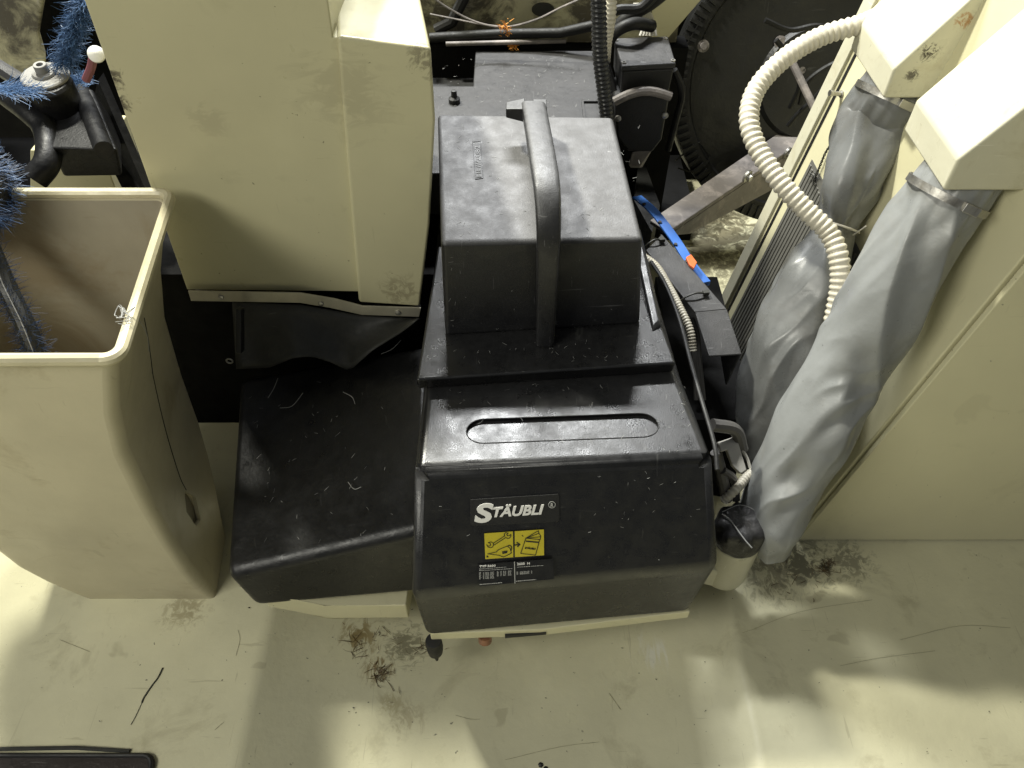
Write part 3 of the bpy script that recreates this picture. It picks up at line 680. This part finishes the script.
# cable tie round the pinched sleeve and hose
tie = MB(); pw = p1[4*40]; tt_ = (p1[4*40+1]-p1[4*40-1]).normalized(); u_ = tt_.orthogonal().normalized(); b_ = tt_.cross(u_)
tie.tube([pw + (u_*math.cos(k/24*2*math.pi)+b_*math.sin(k/24*2*math.pi))*.043 for k in range(24)], .0022, 6, closed=True)
tie.tube([pw + V(.02,-.035,.005), pw + V(.035,-.04,.03)], .0015, 5)
tag(tie.build('cable_tie', M_conn), 'pale cable tie cinching the pinched grey sleeve', 'cable tie')

# ribbed cream hose
def corrug(path, r_, pitch, depth, n=18):
    path = resample(path, pitch/4); rr = [r_ - depth*(.5 - .5*math.cos(2*math.pi*i/4)) if True else r_ for i in range(len(path))]
    rr = [r_ if i % 4 in (0,) else (r_-depth if i % 4 == 2 else r_-depth*.35) for i in range(len(path))]
    return MB().tube(path, rr, n)
hpth = spline([P(880,16,z=.90), P(862,24,z=.895), P(822,36,z=.875), P(785,58,z=.85), P(757,88,z=.815), P(749,118,z=.785), P(757,147,z=.755), P(780,182,z=.72), P(806,210,z=.69), P(828,232,z=.665), P(838,255,z=.64), P(840,285,z=.60), P(832,330,z=.53)], 14)
tag(corrug(hpth, .0185, .0115, .0036).build('ribbed_hose', M_hose, ang=80), 'cream corrugated hose arcing from the farther arm cover to the sleeves', 'hose')

# twisted cord on cabinet side
tc_ = MB(); pp = [SP.hit(x_, y_, .006) for x_, y_ in ((838,128),(834,140),(826,152),(820,166),(815,178))]
q_ = resample(spline(pp, 10), .002)
for ph in (0, math.pi): tc_.tube([p + V(.0016*math.cos(i*.9+ph), .0016*math.sin(i*.9+ph), 0) for i, p in enumerate(q_)], .0013, 5)
for k in range(24): tc_.fiber(pp[-1], (random.uniform(-1,1), random.uniform(-1,1), random.uniform(-1,.5)), .018, .0006, 1)
tc_.lathe(pp[0], (0,-1,.5), [(.002,-.004),(.008,0),(.008,.008),(.002,.012)], 10)
tag(tc_.build('twisted_cord', M_ink), 'dark twisted cord with frayed end on the cabinet side', 'cord')

# ------------------------------------------------------------------ pump / connector at lower right of the unit
Pm = thing('round_connector', 'black capped cream cylinder on the floor beside the unit front right corner', 'connector', (.43, .775, 0))
co = V(.432, .772, 0)
MB().lathe(co, (0,0,1), [(.040,.065),(.044,.07),(.0465,.085),(.047,.20),(.044,.205)], 32).build('housing', M_arm, Pm, bevel=.001)
MB().bar(V(.42,.775,.105), V(.31,.80,.105), .085, .072).build('housing_neck', M_arm, Pm, bevel=.01)
MB().lathe(co + V(-.02,.03,0), (0,0,1), [(.018,-.010),(.018,.068)], 20).build('pedestal', M_matte, Pm)
cp = MB(); rr = []
for z_, r_, lob in ((.195,.043,0),(.205,.047,0),(.225,.0485,.0),(.238,.046,.0035),(.252,.044,.004),(.262,.038,.003),(.266,.028,.0),(.267,.010,0)):
    rr.append([co + V(math.cos(k/64*2*math.pi)*(r_+lob*math.cos(8*k/64*2*math.pi)), math.sin(k/64*2*math.pi)*(r_+lob*math.cos(8*k/64*2*math.pi)), z_ + (.004*noise.noise(V(k*.2,z_*40,0)))) for k in range(64)])
cp.loft(rr).build('cap', M_capm, Pm, ang=60)
sc2 = MB(); 
sc2.tube(spline([P(722,514,z=.268), P(730,520,z=.269), P(745,540,z=.268), P(752,548,z=.264)], 4), .0012, 5)
sc2.tube(spline([P(722,512,z=.262), P(740,505,z=.268), P(757,512,z=.266), P(765,524,z=.262)],4), .0009, 5)
tag(sc2.build('loose_thread', M_lint), 'pale thread lying across the black round cap', 'thread')
MB().box((.34,.80,.0),(.395,.84,.12)).build('side_bracket', M_matte, Pm)
cf = corrug(spline([P(724,500,z=.27), P(733,492,z=.29), P(741,484,z=.29), P(748,476,z=.29), P(768,460,z=.29)], 8), .0095, .007, .002, 14)
tag(cf.build('conduit', M_hose, ang=80), 'short cream corrugated conduit entering the black round cap', 'conduit')
Cn = thing('cable_clip', 'pale grey plastic clip with slot, above the black round cap', 'clip', P(732,470,z=.34))
MB().loft([[P(718,442,z=.38), P(733,437,z=.38), P(738,444,z=.38), P(747,470,z=.35), P(741,474,z=.35), P(733,466,z=.36), P(727,450,z=.375), P(721,452,z=.375)],
           [p + V(.002,.012,-.018) for p in [P(718,442,z=.38), P(733,437,z=.38), P(738,444,z=.38), P(747,470,z=.35), P(741,474,z=.35), P(733,466,z=.36), P(727,450,z=.375), P(721,452,z=.375)]]]).build('clip_body', M_conn, Cn, bevel=.0025)
MB().tube(spline([P(741,448,z=.37), P(747,458,z=.36), P(750,468,z=.35)],4), .003, 6).build('clip_wire', M_wire, Cn)
cg = MB(); 
for (pts, r_) in (([P(712,425,z=.42), P(735,430,z=.40), P(742,450,z=.36)], .012), ([P(716,452,z=.36), P(722,476,z=.31), P(727,500,z=.26)], .011), ([P(722,470,z=.33), P(734,480,z=.29), P(736,500,z=.25)], .008)):
    cg.tube(spline(pts, 6), r_, 10)
tag(cg.build('cable_bundle', M_cable), 'grey brown cables bending down beside the unit right side', 'cables')

# ------------------------------------------------------------------ black cable tray, ties, blue strip, conduit
Ty = thing('cable_tray', 'bent black plastic cable tray beside the right side of the unit', 'cable tray', (.40, 1.15, .3))
ta = [P(646,250,z=.47), P(662,234,z=.47), P(727,309,z=.455), P(742,354,z=.43), P(709,356,z=.43), P(695,312,z=.455)]
def slab(mb, q, t): mb.loft([[p - V(0,0,t) for p in q], q])
tm = MB(); slab(tm, [ta[0], ta[1], ta[2], ta[5]], .004); slab(tm, [ta[5], ta[2], ta[3], ta[4]], .004)
tm.hexa([ta[1]-V(0,0,.08), ta[2]-V(0,0,.08), ta[2]-V(.004,0,.08), ta[1]-V(.004,0,.08)], [ta[1], ta[2], ta[2]-V(.004,0,0), ta[1]-V(.004,0,0)])
tm.hexa([ta[2]-V(0,0,.08), ta[3]-V(.01,0,.09), ta[3]-V(.014,0,.09), ta[2]-V(.004,0,.08)], [ta[2], ta[3], ta[3]-V(.004,0,0), ta[2]-V(.004,0,0)])
tm.build('tray_channel', M_plate, Ty, bevel=.002)
def ctie(a, b, lbl):
    t_ = thing('cable_tie', lbl, 'cable tie', a, 'black cable ties on the tray')
    MB().tube(spline([a+V(-.008,0,-.012), a, a.lerp(b,.5)+V(0,0,.006), b],4), .0022, 6).build('strap', M_ink, t_)
    MB().bar(b-V(.004,0,0), b+V(.008,.002,0), .010, .008).build('tie_head', M_ink, t_, bevel=.001)
ctie(P(648,244,z=.475), P(661,240,z=.477), 'black cable tie at the upper end of the tray')
ctie(P(684,298,z=.462), P(705,293,z=.466), 'black cable tie near the bend of the tray')
bl = MB(); ba = spline([P(637,196,z=.50), P(655,212,z=.49), P(676,240,z=.47), P(690,262,z=.455), P(706,282,z=.44)], 5)
bl.loft([[p + V(-.010,-.003,0), p + V(.010,.003,0), p + V(.010,.003,-.012), p + V(.004,.003,-.012), p+V(.004,0,-.004), p + V(-.010,-.003,-.004)] for p in ba])
Bl = thing('blue_strip', 'long blue plastic strip with orange tab behind the black tray', 'plastic strip', ba[10])
bl.build('strip_body', M_blue, Bl)
MB().loft([[P(686,257,z=.475), P(691,254,z=.475), P(697,262,z=.47), P(694,268,z=.47), P(689,264,z=.47)], [p - V(0,0,.006) for p in [P(686,257,z=.475), P(691,254,z=.475), P(697,262,z=.47), P(694,268,z=.47), P(689,264,z=.47)]]]).build('orange_tab', M_orange, Bl, bevel=.001)
for k in (3, 7, 11, 15): MB().lathe(ba[k] + V(-.008,0,.001), (0,0,1), [(.004,-.002),(.004,.002),(0,.002)], 8).build('strip_clip', M_ink, Bl)
wc_ = corrug(spline([P(640,254,z=.47), P(656,266,z=.465), P(668,285,z=.46), P(679,306,z=.45), P(690,330,z=.43), P(693,352,z=.40)], 8), .0085, .006, .0018, 12)
tag(wc_.build('conduit', M_hose, ang=80), 'thin cream corrugated conduit between the unit and the black tray', 'conduit')
gc = MB()
for k in range(3): gc.tube(spline([P(684+k*4,318,z=.42), P(690+k*4,335,z=.40), P(694+k*3,362,z=.36), P(696+k*4,400,z=.30)],6), .0045, 8)
tag(gc.build('grey_cables', M_cable), 'three thin grey cables running down under the black tray', 'cables')
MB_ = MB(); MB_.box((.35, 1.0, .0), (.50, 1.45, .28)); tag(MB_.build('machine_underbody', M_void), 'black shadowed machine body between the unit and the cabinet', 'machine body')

# ------------------------------------------------------------------ junction box and motor
J = thing('junction_box', 'black square junction box with screwed lid above the small motor', 'junction box', (.29, 1.64, .69))
jl = [P(622,66,z=.755), P(676,63,z=.755), P(668,36,z=.755), P(614,38,z=.755)]
MB().loft([[p - V(0,0,.012) for p in jl], jl]).build('lid', M_plate, J, bevel=.003)
def shr(q, k, z_): 
    c_ = sum(q, Vector())/len(q); return [V(c_.x+(p.x-c_.x)*k, c_.y+(p.y-c_.y)*k, z_) for p in q]
MB().loft([shr(jl,.93,.69), shr(jl,.97,.742)]).build('box_body', M_matte, J, bevel=.004)
for q_ in ((624,62.5), (673,60.5), (665,38.5), (616,40)):
    MB().lathe(P(*q_, z=.756), (0,0,1), [(.005,-.002),(.005,.0015),(.003,.0015),(.003,-.001),(0,-.001)], 12).build('screw', M_steel, J)
wr = MB()
for k in range(6): 
    wr.tube(spline([P(640+k*3.2,36,z=.74), P(644+k*2,24,z=.76), P(642+k*1.5,12,z=.79), P(634+k,4,z=.82)],5), .0028, 6)
tag(wr.build('wire_bundle', M_wire), 'bundle of pale wires entering the top of the junction box', 'wires')
Mo = thing('small_motor', 'dark rounded small motor below the square junction box', 'motor', (.29, 1.55, .5))
ma = MB(); arc = []
for k in range(9):
    t = k/8; arc.append(P(614+56*t, 101-5*t - 8*math.sin(math.pi*t), y=1.55))
mb_ = [P(662,140,y=1.55), P(652,153,y=1.55), P(628,152,y=1.55), P(617,138,y=1.55)]
ma.prism(arc + mb_, (0,.10,0)); ma.build('motor_body', M_matte, Mo, bevel=.006)
ar2 = MB(); q1 = [p + V(0,-.006,.002) for p in arc]; ar2.tube(q1, .010, 10); ar2.build('motor_flange', M_rail, Mo)
MB().prism([P(608,60,y=1.60), P(620,100,y=1.58), P(616,122,y=1.58), P(606,104,y=1.60)], (0,.05,0)).build('motor_bracket', M_matte, Mo, bevel=.004)
for q_ in ((618,118),(665,115)): MB().lathe(P(*q_,y=1.548), (0,-1,0), [(.007,0),(.007,.004),(.004,.005),(0,.005)], 12).build('bolt', M_steel, Mo)
MB().hexa([P(628,165,y=1.56), P(640,167,y=1.56), P(642,168,y=1.60), P(630,168,y=1.60)], [P(632,152,y=1.55), P(652,150,y=1.55), P(652,150,y=1.60), P(632,152,y=1.60)]).build('mounting_lug', M_rail, Mo, bevel=.003)

tag(corrug(spline([P(598,-12,y=1.50), P(599,20,y=1.50), P(600,55,y=1.50), P(604,90,y=1.50), P(608,125,y=1.50)], 12), .0158, .0095, .0035).build('corrugated_hose', M_bhose, ang=80), 'black glossy corrugated hose left of the junction box', 'hose')
tag(corrug(spline([P(612,-12,y=1.58), P(610,20,y=1.58), P(606,45,y=1.60), P(605,62,y=1.62)], 10), .012, .009, .003).build('corrugated_hose', M_hose, ang=80), 'pale translucent corrugated hose behind the black corrugated one', 'hose')
bc_ = MB(); bc_.tube(spline([P(606,90,y=1.66), P(604,62,y=1.66), P(612,36,y=1.66), P(632,24,y=1.66), P(652,26,y=1.7)],8), .013, 12); bc_.tube(spline([P(604,50,y=1.72), P(622,22,y=1.72), P(650,4,y=1.72), P(670,-12,y=1.72)],8), .014, 12)
tag(bc_.build('black_cables', M_pipe), 'thick black cables curving over the junction box', 'cables')

# ------------------------------------------------------------------ wheel, rail, frame, column
Wh = thing('gear_wheel', 'large oily black toothed wheel behind the cream corrugated hose', 'gear wheel', (.80, 2.05, .1))
wcn = P(812, 84, y=2.02); ax = V(0, -.92, .39).normalized(); RW = .385
MB().lathe(wcn, ax, [(RW,-.05),(RW,0),(RW-.012,.004),(RW-.05,.004),(RW-.056,-.004),(.15,-.004),(.14,.010),(.05,.012),(0,.012)], 96).build('wheel_disc', M_wheel, Wh)
u_ = ax.orthogonal().normalized(); b_ = ax.cross(u_); te = MB()
for k in range(110):
    an = 2*math.pi*k/110; d_ = u_*math.cos(an)+b_*math.sin(an); s_ = ax.cross(d_)
    te.bar(wcn + d_*(RW-.020) - ax*.0, wcn + d_*(RW-.020) + ax*.010, .009, .036, d_)
te.build('teeth', M_wheel, Wh)
WP = Plane(wcn, wcn+u_, wcn+b_)
for q_ in ((703,46),(780,42),(801,70)):
    MB().lathe(WP.hit(*q_), ax, [(.016,0),(.016,.004),(.009,.005),(.009,.012),(0,.012)], 14).build('wheel_bolt', M_rail, Wh)
rb = MB(); ribbon(rb, [WP.hit(*p) for p in ((676,160),(690,148),(700,142),(710,155),(706,165),(690,172),(678,168))], .004, ax, th=.004, lift=.001)
ribbon(rb, [WP.hit(*p) for p in ((705,190),(690,170),(678,140),(671,110),(673,80),(680,55),(700,20))], .003, ax, th=.004, lift=.006)
rb.build('cast_rib', M_wheel, Wh)
sp2 = MB(); sp2.tube([P(792,62,y=1.8), P(814,108,y=1.72)], .009, 10)
tag(sp2.build('steel_rod', M_rail), 'dull steel rod slanting in front of the black wheel', 'rod')
Ra = thing('steel_rail', 'slanting grimy steel rail with two bolts, in front of the black wheel', 'rail', (.6, 1.8, .2))
tq = [P(650,220,z=.36), P(668,232,z=.36), P(822,128,z=.36), P(812,110,z=.36)]
MB().loft([[p - V(0,0,.012) for p in tq], tq]).build('rail_top', M_rail, Ra, bevel=.003)
fq = [tq[1]-V(0,0,.013), tq[2]-V(0,0,.013)]
MB().prism([fq[0], fq[1], P(806,172,z=.27), P(690,234,z=.29)], (0,.02,0)).build('rail_web', M_rail, Ra, bevel=.002)
rpl = Plane(fq[0], fq[1], P(690,234,z=.29))
for q_ in ((747,176),(787,153)): MB().lathe(rpl.hit(*q_, .001), rpl.n, [(.017,-.002),(.017,.004),(.010,.005),(.010,.014),(.004,.016),(0,.016)], 16).build('bolt', M_steel, Ra)
MB().prism([P(640,150,z=.30), P(660,205,z=.30), P(652,232,z=.30), P(634,200,z=.30)], (0,0,-.2)).build('rail_bracket', M_wheel, Ra)
ck = MB()
for pts in ([(776,40),(792,60),(800,84),(790,108)], [(845,58),(822,70),(806,84),(800,104)], [(765,20),(790,30),(820,26),(850,40)], [(838,92),(820,96),(800,112),(788,126)], [(858,70),(832,80),(815,98)]):
    ck.tube(spline([P(x_, y_, y=1.84) for x_, y_ in pts], 6), .0065, 8)
tag(ck.build('wheel_cables', M_pipe), 'tangle of dull black cables in front of the right part of the wheel', 'cables')
for pts, r_, lb_ in (([(604,20),(618,10),(640,8),(656,-6)], .010, 'dull black cable arching above the junction box wires'), ([(674,70),(682,92),(676,120),(668,150)], .008, 'dull black cable running down the right side of the small motor')):
    tag(MB().tube(spline([P(x_, y_, y=1.60) for x_, y_ in pts], 6), r_, 10).build('motor_cable', M_pipe), lb_, 'cable')
lf = MB(); 
lf.box((-.55,1.97,.62),(.42,2.03,.80))
lfo = lf.build('frame_wall', M_dirty); tag(lfo, 'grimy cream machine frame wall at the back top centre', 'machine frame')
bx = MB(); bx.box((-.55,1.95,0),(.45,2.02,.615)); bx.box((.455,1.96,0),(.56,2.29,.10)); bx.box((.452,2.30,0),(1.7,2.40,.70)); tag(bx.build('lower_frame', M_void), 'black shadowed lower machine frame behind the rear plate', 'machine frame')  # last box is an added dark mass hiding lit floor behind the wheel
ov = MB(); 
opc = P(543,10,y=1.962); ov.loft([[opc + V(.028*math.cos(k/20*2*math.pi), 0, .016*math.sin(k/20*2*math.pi)) for k in range(20)], [opc + V(.028*math.cos(k/20*2*math.pi), .006, .016*math.sin(k/20*2*math.pi)) for k in range(20)]])
tag(ov.build('cable_hole', M_ink), 'dark oval opening in the grimy frame wall', 'opening')
rd = MB(); rd.tube([P(430,38,y=1.90), P(500,34,y=1.90), P(560,33,y=1.88), P(600,24,y=1.86)], .012, 12)
tag(rd.build('black_pipe', M_pipe), 'black pipe running along the bottom of the grimy frame', 'pipe')
rd = MB(); rd.tube([P(446,44,y=1.88), P(566,41,y=1.88)], .0055, 12)
tag(rd.build('steel_shaft', M_rail), 'thin steel shaft just above the rear plate', 'shaft')
rd = MB(); rd.tube([P(470,-14,y=1.93), P(452,22,y=1.93), P(436,30,y=1.93)], .014, 10); tag(rd.build('black_cable', M_pipe), 'black cable slanting down beside the housing at the back', 'cable')
wl = MB()
wl.tube(spline([P(428,-6,y=1.84), P(448,8,y=1.84), P(476,22,y=1.84), P(505,27,y=1.84), P(535,20,y=1.84), P(560,8,y=1.84), P(578,0,y=1.84)],8), .0024, 6)
wl.tube(spline([P(430,14,y=1.86), P(455,19,y=1.85), P(480,24,y=1.845), P(505,27,y=1.845)],8), .002, 6)
tag(wl.build('hanging_wire', M_rail), 'two thin brown wires sagging in front of the frame', 'wire')
for (cx_, cy_, z_, n__, lb_) in ((505, 27, None, 60, 'orange fluff caught on the sagging wires'), (513, 47, .648, 50, 'orange fluff lying on the rear plate edge')):
    of = MB(); c_ = P(cx_, cy_, y=1.835) if z_ is None else P(cx_, cy_, z=z_)
    for k in range(n__): 
        pp_ = c_ + V(random.gauss(0,.0045), random.gauss(0,.002), random.gauss(-.005 if z_ is None else .003,.008 if z_ is None else .002))
        of.fiber(pp_, (random.uniform(-1,1), random.uniform(-1,1), random.uniform(-1,1)), random.uniform(.006,.015), .0010, 1.5)
    tag(of.build('orange_fluff', M_olint), lb_, 'fluff')
cl_ = MB(); cl_.hexa([P(652,45,y=1.95), P(668,38,y=1.95), P(668,38,y=2.0), P(652,45,y=2.0)], [P(652,-40,y=1.86), P(735,-40,y=1.86), P(735,-40,y=1.95), P(652,-40,y=1.95)])
tag(cl_.build('frame_column', M_panel), 'pale cream column between junction box and black wheel', 'column')

# ------------------------------------------------------------------ floor things
Gt = thing('floor_hatch', 'dark brown metal hatch with raised rim set in the floor, bottom left', 'hatch', (-.9, .3, 0))
g1 = rrect(-1.6, -.646, .05, .440, .022, .001); 
MB().loft([g1, [p+V(0,0,.006) for p in g1]]).build('hatch_plate', mat('dark_brown_metal', (.035,.028,.025), .4, metal=.3, var=.3, scr=.3, bump=.5), Gt, bevel=.002)
MB().tube([p + V(0,0,.007) for p in rrect(-1.595, -.651, .055, .435, .02, 0)], .004, 8, closed=True).build('hatch_rim', M_matte, Gt)
MB().tube([V(-1.6,.446,.003), V(-1.2,.448,.004), V(-.95,.447,.003), V(-.80,.449,.004), V(-.70,.444,.002)], .004, 6).build('hatch_seal', M_rubber, Gt)
fc_ = MB()
fz = lambda x_: .001 if (x_ < -.52 or x_ > .47) else (-.017 if -.46 < x_ < .42 else .0065)
def fl_line(mb, pts, r_):
    q = spline([F0(*p) for p in pts], 5); mb.tube([V(p.x, p.y, fz(p.x)) for p in q], r_, 4)
fl_line(fc_, [(163,668),(158,678),(152,686),(144,698),(142,703)], .0015)
fl_line(fc_, [(142,703),(136,716),(131,725)], .0006)
fc_.build('crack_tmp', M_ink); o = bpy.data.objects['crack_tmp']; o.name = 'floor_crack'; tag(o, 'dark crack in the floor paint in front of the bin', 'crack')
gk = MB()
for (cx_, cy_, sx, sy, n__) in ((366,640,22,14,30), (380,668,6,9,34), (425,646,16,5,20), (826,566,10,6,36), (400,690,14,14,4), (790,585,24,16,12)):
    for k in range(n__):
        p = F0(cx_+random.gauss(0,sx*.6), cy_+random.gauss(0,sy*.6)); z_ = fz(p.x) + .001
        gk.fiber(V(p.x,p.y,z_), (random.uniform(-1,1), random.uniform(-1,1), random.uniform(0,.25)), random.uniform(.006,.03), random.uniform(.0003,.0009), .8)
tag(gk.build('oily_debris', M_gunk), 'brown oily lint and grime lumps on the floor below the machine', 'debris', kind='stuff')
db = MB()
for k in range(46):
    p = F0(random.uniform(90,1020), random.uniform(600,765))
    z_ = fz(p.x)+.001; s_ = random.uniform(.0008,.0022)
    db.add([V(p.x+s_*random.uniform(-1.5,1.5), p.y+s_*random.uniform(-1,1), z_+s_*random.uniform(0,.8)) for _ in range(4)], [(0,1,2),(0,2,3),(0,3,1),(1,3,2)])
for q_ in ((541,762),(546,766)):
    p = F0(*q_); db.lathe(V(p.x,p.y,fz(p.x)), (0,0,1), [(.005,0),(.003,.002),(0,.003)], 6)
fs_ = MB()
for pts in ([(840,666),(880,658),(935,651)], [(505,757),(560,744),(600,739)], [(742,634),(800,612),(872,600)], [(455,712),(470,716),(480,716)], [(610,690),(622,707)], [(900,640),(960,626),(1010,628)], [(60,640),(90,652)], [(215,730),(224,722)], [(236,656),(240,640),(238,630)]):
    fl_line(fs_, pts, .0003)
tag(fs_.build('floor_scratches', mat('scratch_brown', (.25,.23,.14), .6, bump=0)), 'fine brown scratch lines in the cream floor paint', 'scratches', kind='stuff')
tag(db.build('floor_specks', M_ink), 'tiny dark crumbs scattered over the cream floor', 'crumbs', kind='stuff')

# lint and fibres on the machine covers
ln = MB()
def scatter(px0, px1, py0, py1, z_, n__, lo, hi, r_=.00024, up=V(0,0,1), plane=None):
    for k in range(n__):
        x_, y_ = random.uniform(px0,px1), random.uniform(py0,py1)
        p = plane.hit(x_, y_, .0008) if plane else P(x_, y_, z=z_)
        if plane:
            a_ = plane.n.orthogonal(); b__ = plane.n.cross(a_); t_ = random.uniform(0,6.28); d_ = a_*math.cos(t_)+b__*math.sin(t_) + plane.n*.15
        else: d_ = V(random.uniform(-1,1), random.uniform(-1,1), .15)
        ln.fiber(p, d_, random.uniform(lo,hi), r_*random.uniform(.6,1.2), .7 if not plane else .3)
TF = Plane(tb[0], tb[1], tt[0]); SCP = Plane(SL, SR, BLs)
scatter(445,640,120,236,0,90,.003,.010,.00025,plane=TP); scatter(448,636,246,330,0,120,.003,.009,.00022,plane=TF)
scatter(425,660,342,362,.5315,40,.003,.010); scatter(425,690,385,455,.5012,70,.003,.012); scatter(440,590,55,108,.6415,90,.003,.012)
scatter(250,395,375,540,0,45,.003,.013,.00035,plane=SCP); scatter(425,700,475,560,0,18,.002,.007,.0002,plane=FPn); scatter(600,710,470,520,0,12,.002,.006,.0002,plane=FPn)
tag(ln.build('dust_fibres', M_lint), 'pale lint fibres scattered over the black covers', 'lint', kind='stuff')
lg = MB()
for pts in (([ (268,398),(274,388),(278,378)]), ([(280,408),(292,406),(303,393)]), ([(343,392),(352,397),(355,404)]), ([(381,354),(392,349),(401,340)]), ([(371,332),(384,326),(398,326)]), ([(348,482),(354,489),(361,487)])):
    lg.tube(spline([SCP.hit(*p, .004+.002*i) for i, p in enumerate(pts)], 5), .0007, 4)
tag(lg.build('white_hairs', M_lint), 'long pale hairs lying on the dark side cover', 'hair', kind='stuff')
